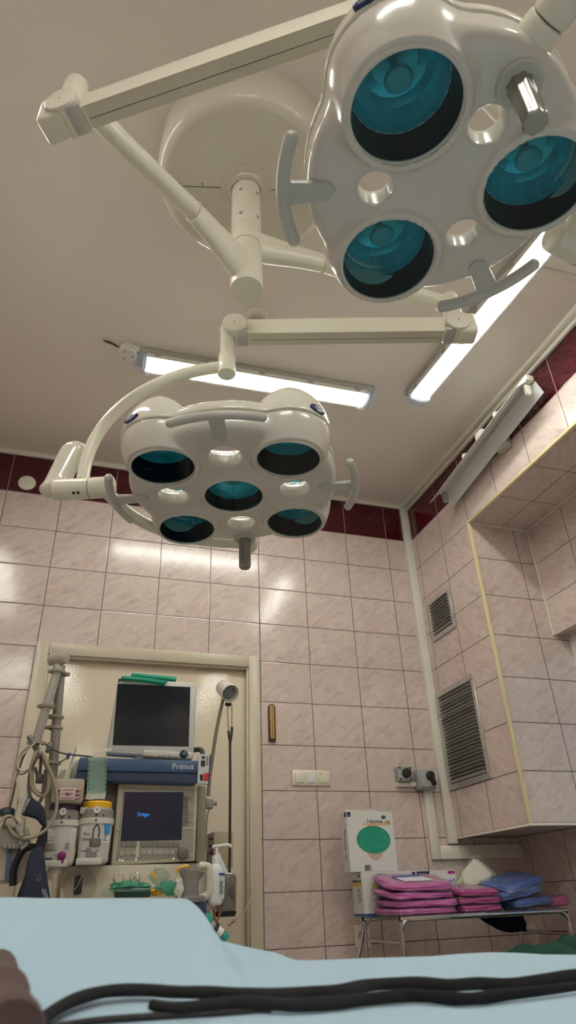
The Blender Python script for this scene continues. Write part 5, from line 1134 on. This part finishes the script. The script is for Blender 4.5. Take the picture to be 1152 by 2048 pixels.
# mask box
Yk = -.30
k0, k1 = at(826, 1760, Yk).x, at(913, 1760, Yk).x; kz0, kz1 = TZ - .001, at(870, 1741, Yk).z
t = thing('mask_box', 'white and purple face mask box behind the pink packs', 'carton', ((k0 + k1) / 2, Yk, kz0))
bm = NB(); box(bm, (k0, Yk, kz0), (k1, Yk + .12, kz1), .002, 1); part('box_body', bm, card, t)
kw = k1 - k0; kh = at(870, 1741, Yk).z - at(870, 1781, Yk).z
def kx(f): return k0 + kw * f
def kz(f): return kz1 - kh * f
bm = NB(); prism(bm, [(kx(.10), Yk - .0012, kz(.02)), (kx(.42), Yk - .0012, kz(.02)), (kx(.34), Yk - .0012, kz(.26)), (kx(.24), Yk - .0012, kz(.34)), (kx(.10), Yk - .0012, kz(.38))], (0, .002, 0)); prism(bm, [(kx(.0) - .0008, Yk - .0012, kz(.04)), (kx(.075), Yk - .0012, kz(.04)), (kx(.04), Yk - .0012, kz(.34)), (kx(.0) - .0008, Yk - .0012, kz(.44))], (0, .002, 0)); part('logo_patch', bm, db, t)
text('logo_print', 'HARTMANN', .008, front_at((kx(.23), Yk - .0016, kz(.14))), wht, t)
text('box_title', 'Foliodress Mask', .017, front_at((kx(.36), Yk - .0012, kz(.50))), mat('title_purple', (70, 60, 120), .45), t, sx=.86)
bm = NB(); prism(bm, [(kx(.55), Yk - .0012, kz(1.15)), (kx(.68), Yk - .0012, kz(.98)), (kx(.8), Yk - .0012, kz(.94)), (kx(1) + .0008, Yk - .0012, kz(.80)), (kx(1) + .0008, Yk - .0012, kz(1.3)), (kx(.55), Yk - .0012, kz(1.3))], (0, .002, 0)); face_quad(bm, kx(.82), kx(.98), kz(.18), kz(.04), Yk); part('purple_patch', bm, mat('print_magenta', (160, 26, 130), .45), t)
bm = NB(); lathe(bm, [(0, .0014), (1, .0014), (1, -.001)], 24, Matrix.Translation((kx(.86), Yk - .0004, kz(.66))) @ FRONT @ Matrix.Diagonal((.018, .022, 1, 1))); mp = part('mask_picture', bm, mat('mask_pale_blue', (176, 196, 220), .5), t)
bm = NB(); tube(bm, [(kx(.79), Yk - .002, kz(.62)), (kx(.83), Yk - .002, kz(.5)), (kx(.91), Yk - .002, kz(.55)), (kx(.94), Yk - .002, kz(.42)), (kx(.95), Yk - .002, kz(.65)), (kx(.9), Yk - .002, kz(.85))], .0012, 6); part('mask_outline', bm, mat('print_blue', (50, 80, 150), .45), mp)
# packs of folded gowns
bagf = clear_mat('bag_film', (240, 240, 240), .08, 1.75, haze=.05, hazecol=(236, 230, 236), bump=.5, bscale=26)
def pack(label, c, s, rz, col, seed, group, sag=.0, tilt=0.0, film=True, layers=3, label_card=False, pitch=0.0):
    t = thing('gown_pack', label, 'gown pack', (c[0], c[1], c[2] - s[2] / 2), group)
    M = Matrix.Translation(c) @ Matrix.Rotation(rz, 4, 'Z') @ Matrix.Rotation(tilt, 4, 'Y') @ Matrix.Rotation(pitch, 4, 'X')
    def blob(e, amp, sub, wav):
        bm = NB(); bmesh.ops.create_cube(bm, size=2.0)
        bmesh.ops.subdivide_edges(bm, edges=bm.edges[:], cuts=sub, use_grid_fill=True)
        for v in bm.verts:
            p = v.co.copy()
            # superellipsoid rounding
            n4 = (abs(p.x) ** 7 + abs(p.y) ** 7 + abs(p.z) ** 5) ** (1 / 6.5)
            q = Vector((p.x / max(n4, .6), p.y / max(n4, .6), p.z / max(n4, .6)))
            edge = max(abs(q.x), abs(q.y))
            fold = wav * math.sin(q.z * PI * layers + noise.noise(Vector((q.x * 1.3, q.y * 1.3, seed))) * 2.4) * max(0, edge - .7)
            d = noise.noise(Vector((q.x * 2.2 + seed, q.y * 2.2, q.z * 1.5))) * amp + noise.noise(Vector((q.x * 6 + seed, q.y * 6, q.z * 3))) * amp * .5
            k = 1 + fold + d * (.35 if edge > .8 else .1)
            zz = q.z * (1 + d * 1.2) - sag * max(0, abs(q.x) - .6)
            v.co = M @ Vector((q.x * k * (s[0] / 2 + e), q.y * k * (s[1] / 2 + e), max(zz, -1.0) * (s[2] / 2 + e)))
        return bm
    f = part('folded_fabric', blob(0, .16, 15, .035), col, t, angle=60)
    if film: part('clear_bag', blob(.005, .22, 13, .02), bagf, t, angle=18)
    if label_card:
        bm = NB(); box(bm, (-.085, -.075, s[2] / 2 + .004), (.075, .06, s[2] / 2 + .007), .001, 1, M @ Matrix.Rotation(.10, 4, 'Z')); lc = part('paper_label', bm, mat('paper_label_white', (212, 216, 222), .5), t)
        bm = NB(); box(bm, (-.085, .018, s[2] / 2 + .0062), (.075, .06, s[2] / 2 + .0078), 0, 1, M @ Matrix.Rotation(.10, 4, 'Z')); part('blue_header', bm, mat('header_blue', (58, 88, 150), .5), lc)
    return t
pk = mat('pink_fabric', (222, 106, 190), .75, var=.10, scale=24, bump=.2, bscale=260); mg = mat('magenta_fabric', (196, 56, 148), .75, var=.12, scale=24, bump=.2, bscale=260); bl = mat('blue_fabric', (58, 104, 184), .75, var=.12, scale=24, bump=.2, bscale=260); pk2 = mat('dusty_pink_fabric', (214, 92, 160), .75, var=.12, scale=24)
gx = .655
PKH = (.026, .028, .026, .030)
for i, (lab, dx, sx, rz, sz, pt) in enumerate((('bottom bagged pink gown pack of the stack in front of the white cartons', .0, .33, .04, .29, .02), ('second bagged pink gown pack up in the stack before the white cartons', .012, .34, -.05, .29, .06),
        ('third bagged pink gown pack up in the stack before the white cartons', -.005, .33, .06, .28, .12), ('topmost bagged pink gown pack of its stack, with a white and blue paper label', .005, .33, -.04, .27, .20))):
    zc_ = TZ + .004 + sum(PKH[:i]) + i * .007 + PKH[i] / 2 + i * i * .002
    pack(lab, (gx + dx, -.415, zc_), (sx, sz, PKH[i]), rz, pk, 3.1 * i + 1, 'pink gown packs', label_card=(i == 3), pitch=pt)
gx = .965
for i, (lab, dx, rz, pt) in enumerate((('bottom bagged magenta gown pack between the pink and blue stacks', 0, .05, .02), ('middle bagged magenta gown pack between the pink and blue stacks', .004, -.04, .06), ('topmost bagged magenta gown pack between the pink and blue stacks', -.004, .03, .12))):
    zc_ = TZ + .004 + i * .036 + .014 + i * i * .001
    pack(lab, (gx + dx, -.42, zc_), (.235, .25, .028), rz, mg, 2.7 * i + 11, 'magenta gown packs', pitch=pt)
for i, (lab, dx, dz, sx, h, rz, tl, pt) in enumerate((('bottom bagged blue gown pack leaning towards the pink one on the trolley', .055, .034, .25, .040, .1, -.08, .02), ('middle bagged blue gown pack of the blue stack', .0, .080, .25, .036, -.1, -.16, .08), ('topmost bagged blue gown pack under a glossy bag fold', .02, .124, .24, .034, .06, -.22, .16))):
    pack(lab, (1.225 + dx, -.40, TZ + dz), (sx, .25, h), rz, bl, 4.3 * i + 21, 'blue gown packs', tilt=tl, pitch=pt)
pack('single bagged dusty pink gown pack at the far end of the trolley', (1.455, -.36, TZ + .030), (.15, .24, .044), .15, pk2, 41, None, tilt=-.05)
# white tray in a clear bag leaning at the back, with a yellow brush edge
t = thing('bagged_tray', 'cream plastic tray sealed in a clear bag, leaning on the wall above the magenta packs', 'tray', (1.02, -.17, TZ))
yt = -.26
bm = NB(); quad(bm, [(912, 1781), (916, 1765), (949, 1721), (957, 1718), (992, 1745), (996, 1752), (985, 1772), (930, 1785)], yt, .03, .008, 3); part('tray_body', bm, mat('tray_cream', (226, 220, 196), .3), t)
bm = NB(); quad(bm, [(909, 1779), (947, 1712), (957, 1706), (999, 1743), (1001, 1757), (990, 1770), (975, 1765)], yt - .008, .045, .012, 3); part('clear_bag', bm, clear_mat('tray_bag', (238, 240, 236), .05, 1.45, haze=.10, hazecol=(226, 224, 210), bump=.5, bscale=20), t)
bm = NB(); quad(bm, [(924, 1745), (948, 1717), (985, 1748), (972, 1764), (930, 1776)], yt - .010, .004, .001, 1); part('tray_panel', bm, mat('tray_panel_cream', (232, 228, 208), .2, coat=.4), t)
t = thing('scrub_brush', 'long yellow brush with pale bristles lying in front of the bagged tray', 'brush', at(960, 1775, -.31))
bm = NB(); tube(bm, [at(922, 1780, -.30), at(945, 1780, -.30), at(972, 1775, -.30), at(996, 1763, -.30)], .0075, 12, 6, flat=1.2); part('brush_back', bm, mat('brush_yellow', (212, 172, 62), .4), t)
bm = NB()
for k in range(12):
    a = at(951 + k * 3.6, 1781 - k * 1.35, -.305); cyl(bm, a, a + Vector((.002, -.004, -.020)), .0042, .005, 8)
part('bristles', bm, mat('bristle_cream', (228, 212, 160), .6), t)['kind'] = 'stuff'
# dark and green cloth under the trolley
def drape(name, label, c, s, m_, seed, cat='cloth'):
    bm = NB(); bmesh.ops.create_grid(bm, x_segments=44, y_segments=30, size=1)
    for v in bm.verts:
        x, y = v.co.x, v.co.y; r = max(abs(x), abs(y))
        hgt = (1 - r ** 2.2) * s[2] * (.6 + .5 * noise.noise(Vector((x * 1.6 + seed, y * 1.6, 0)))) + .03 * noise.noise(Vector((x * 4 + seed, y * 3.2, 2))) + .016 * abs(noise.noise(Vector((x * 7, y * 5 + seed, 5))))
        v.co = Vector((c[0] + x * s[0] * (1 + .1 * noise.noise(Vector((x, y, seed)))), c[1] + y * s[1], c[2] + max(hgt, .002)))
    bmesh.ops.solidify(bm, geom=bm.faces[:], thickness=.004)
    return tag(link(name, bm, m_, angle=70), label, cat)
t = thing('side_table', 'low white side table under the trolley end, carrying a green cloth pile', 'table', (1.2, -.72, 0))
gz = at(1060, 1915, -.72).z - .02
bm = NB(); box(bm, (.86, -.93, gz - .03), (1.55, -.58, gz), .004); part('table_top', bm, white_pl, t)
for x in (.89, 1.52):
    for y in (-.90, -.61): bm = NB(); cyl(bm, (x, y, 0), (x, y, gz - .03), .014, n=14); part('leg', bm, steel, t)
drape('green_drape', 'pile of dark green surgical cloth heaped low beside the trolley', (1.22, -.755, gz), (.36, .17, .10), mat('green_fabric', (14, 66, 50), .8, var=.12, scale=20, bump=.2, bscale=200), 3.3)
t = thing('hanging_cloth', 'dark navy cloth sagging below the trolley top', 'cloth', (1.1, -.3, TZ - .1))
bm = NB(); n = 24
top = [(945, 1832), (1044, 1834)]
for i in range(n + 1):
    pass
rows = []
for j in range(10):
    f = j / 9; row = []
    for i in range(n + 1):
        g = i / n; px = 945 + (1048 - 945) * g; dep = 34 * math.sin(min(1, g * 1.15) * PI * .62) * f
        p = at(px, 1831 + dep, -.30); p.y += .015 * noise.noise(Vector((g * 5, f * 3, 0))) - .03 * f; row.append(bm.verts.new(p))
    rows.append(row)
for A, B in zip(rows[:-1], rows[1:]):
    for i in range(n): bm.faces.new((A[i], A[i + 1], B[i + 1], B[i]))
bmesh.ops.solidify(bm, geom=bm.faces[:], thickness=.006); part('cloth_body', bm, mat('navy_cloth', (24, 32, 58), .85, var=.1), t)
# ================================================================ operating table with its sheet
tab = thing('operating_table', 'operating table under the pale blue sheet, nearest the viewer', 'operating table', (-.75, -3.3, 0))
pad = mat('black_pad', (26, 26, 30), .5)
bm = NB(); box(bm, (-1.75, -4.25, .70), (.25, -3.04, .80), .02, 3); part('mattress', bm, pad, tab)
bm = NB(); box(bm, (-1.72, -4.22, .66), (.22, -3.07, .70), .006); part('table_top', bm, steel, tab)
bm = NB(); box(bm, (-.95, -3.80, .16), (-.55, -3.40, .66), .02); part('column', bm, steel, tab)
bm = NB(); box(bm, (-1.25, -4.0, .0), (-.2, -3.2, .16), .03); part('base', bm, mat('table_base', (120, 122, 124), .4), tab)
bm = NB(); box(bm, (-1.74, -3.17, .80), (-.95, -3.045, .862), .02, 4); part('head_cushion', bm, pad, tab)
sheet_m = mat('pale_blue_sheet', (172, 200, 218), .8, var=.02, scale=12, bump=.06, bscale=400)
prof_px = [(0, 1795.5), (100, 1794.5), (200, 1792.5), (300, 1790.5), (360, 1789.5), (370, 1790), (376, 1800), (384, 1820), (394, 1838), (406, 1855), (420, 1866), (440, 1872), (470, 1879), (500, 1886), (530, 1892), (548, 1896), (562, 1903), (576, 1909), (595, 1913), (640, 1915), (720, 1916), (860, 1917), (920, 1914), (980, 1913), (1040, 1916), (1090, 1919), (1152, 1917)]
YE = -3.02
PX = [(at(a, b, YE).x, at(a, b, YE).z) for a, b in prof_px]
xs_, zs_ = [q[0] for q in PX], [q[1] for q in PX]
BASE = .832
def ztop(x): return float(np.interp(x, xs_, zs_))
def sheet_z(x, y):
    f = np.clip((y + 3.36) / (3.36 + YE), 0, 1); f = f * f * (3 - 2 * f)
    z0 = BASE + .004 * math.sin(x * 9 + y * 4) + .003 * noise.noise(Vector((x * 5, y * 7, 0)))
    z = z0 + (ztop(x) - BASE) * f ** .8
    z += .0035 * noise.noise(Vector((x * 3, y * 18 + x * 3, 3))) * (1 - f) + .004 * math.sin(y * 34 + x * 5) * f * (1 - f)
    return z
bm = NB(); NXs, NYs = 220, 80
xg = np.concatenate([np.linspace(-1.85, -1.2, 24)[:-1], np.linspace(-1.2, -.5, 170)[:-1], np.linspace(-.5, .35, 40)])
yg = np.concatenate([np.linspace(-4.3, -3.65, 12)[:-1], np.linspace(-3.65, YE, 70)])
rows = [[bm.verts.new((x, y, sheet_z(x, y))) for x in xg] for y in yg]
# over the far edge the sheet rolls down and hangs
for k, (dy, dz) in enumerate(((.006, -.004), (.014, -.014), (.019, -.035), (.022, -.08), (.028, -.20), (.034, -.34))):
    rows.append([bm.verts.new((x, YE + dy + .012 * max(0, k - 2) / 3 * noise.noise(Vector((x * 7, k * .4, 0))), sheet_z(x, YE) + dz)) for x in xg])
for A, B in zip(rows[:-1], rows[1:]):
    for i in range(len(xg) - 1): bm.faces.new((A[i], A[i + 1], B[i + 1], B[i]))
tag(link('sheet', bm, sheet_m, angle=80), 'pale blue sheet spread over the operating table, raised over a cushion', 'sheet')
# black twisted straps lying on the sheet
strap_m = mat('black_strap_fabric', (9, 10, 15), .9, var=.2, scale=160, bump=.5, bscale=700)
def on_sheet(px, py, lift=0.0):           # where a view ray meets the sheet
    d = ray(px, py); t0 = .12; last = None
    for k in range(600):
        q = CAM + d * (t0 + k * .002)
        h_ = q.z - sheet_z(q.x, min(q.y, YE)) - lift
        if h_ <= 0: break
    return q
def strap(label, pts, r, seed, lift):
    P = [on_sheet(px, py, lift + r * .5) for px, py in pts]
    bm = NB(); tube(bm, P, lambda f: r * (1 + .18 * noise.noise(Vector((f * 16, seed, 0)))), 14, 8, flat=.66, twist=seed)
    return tag(link('strap', bm, strap_m, angle=70), label, 'strap', 'black straps on the sheet')
strap('upper thick black strap curving over the sheet down to its near corner', [(40, 2075), (80, 2042), (120, 2014), (165, 1994), (220, 1982), (290, 1980), (350, 1984), (420, 1985), (500, 1989), (600, 1987), (680, 1982), (740, 1970), (830, 1966), (900, 1970), (960, 1967), (1010, 1970), (1060, 1964), (1110, 1957), (1160, 1950), (1240, 1940)], .0048, 1.2, .004)
strap('lower thick black strap on the sheet with a blunt end near the curve', [(302, 2009), (325, 2014), (360, 2016), (420, 2010), (470, 2006), (540, 2008), (600, 2010), (680, 2005), (740, 1998), (820, 1991), (880, 1995), (940, 1998), (1000, 1991), (1080, 1982), (1160, 1972), (1240, 1962)], .0043, 2.6, .003)
bm = NB(); P = [on_sheet(px, py, .002) for px, py in ((90, 2056), (200, 2040), (320, 2032), (440, 2026), (540, 2020))]
tube(bm, P, .0024, 10, 8, flat=.8); tag(link('cord', bm, mat('dark_cord', (40, 34, 40), .8)), 'thin dark cord lying on the sheet below the thick black straps', 'cord')
# raised white corner and brown padded edge at the near end of the sheet
c = atz(52, 2012, .86)
bm = NB(); P = [(atz(30, 2070, .86)), atz(36, 2030, .862), atz(46, 2002, .866), atz(56, 1988, .868), atz(62, 2010, .862), atz(66, 2060, .858)]
bm2 = bm; vs = [bm.verts.new(p) for p in P]; bm.faces.new(vs); bmesh.ops.solidify(bm, geom=bm.faces[:], thickness=.004); bmesh.ops.subdivide_edges(bm, edges=bm.edges[:], cuts=2)
tag(link('sheet_corner', bm, mat('white_sheet_corner', (222, 228, 230), .7)), 'small white turned-up cloth corner beside the brown padded edge', 'cloth')
t = thing('padded_edge', 'dark brown padded edge at the near corner of the sheet', 'pad', atz(8, 2000, .86))
bm = NB()
tube(bm, [atz(-14, 1915, .868), atz(-5, 1945, .866), atz(1, 1985, .864), atz(-1, 2010, .862), atz(10, 2040, .86), atz(14, 2090, .858)], lambda f: .0135 + .0015 * math.sin(f * 15), 18, 8)
part('pad_body', bm, mat('brown_pad', (74, 52, 48), .6, var=.12), t)
EXPO = 0.74
# ================================================================ world and view
w = bpy.data.worlds.new('sky'); SC.world = w; w.use_nodes = True
bg = w.node_tree.nodes['Background']; sky = w.node_tree.nodes.new('ShaderNodeTexSky'); sky.sky_type = 'NISHITA'; sky.sun_disc = False; sky.sun_elevation = math.radians(35)
w.node_tree.links.new(sky.outputs[0], bg.inputs['Color']); bg.inputs['Strength'].default_value = 0.08
vs = SC.view_settings; vs.view_transform = 'Standard'; vs.look = 'None'; vs.gamma = 1.0; vs.use_curve_mapping = False; vs.exposure = EXPO
SC.cycles.max_bounces = 10; SC.cycles.transparent_max_bounces = 16; SC.cycles.sample_clamp_indirect = 6.0
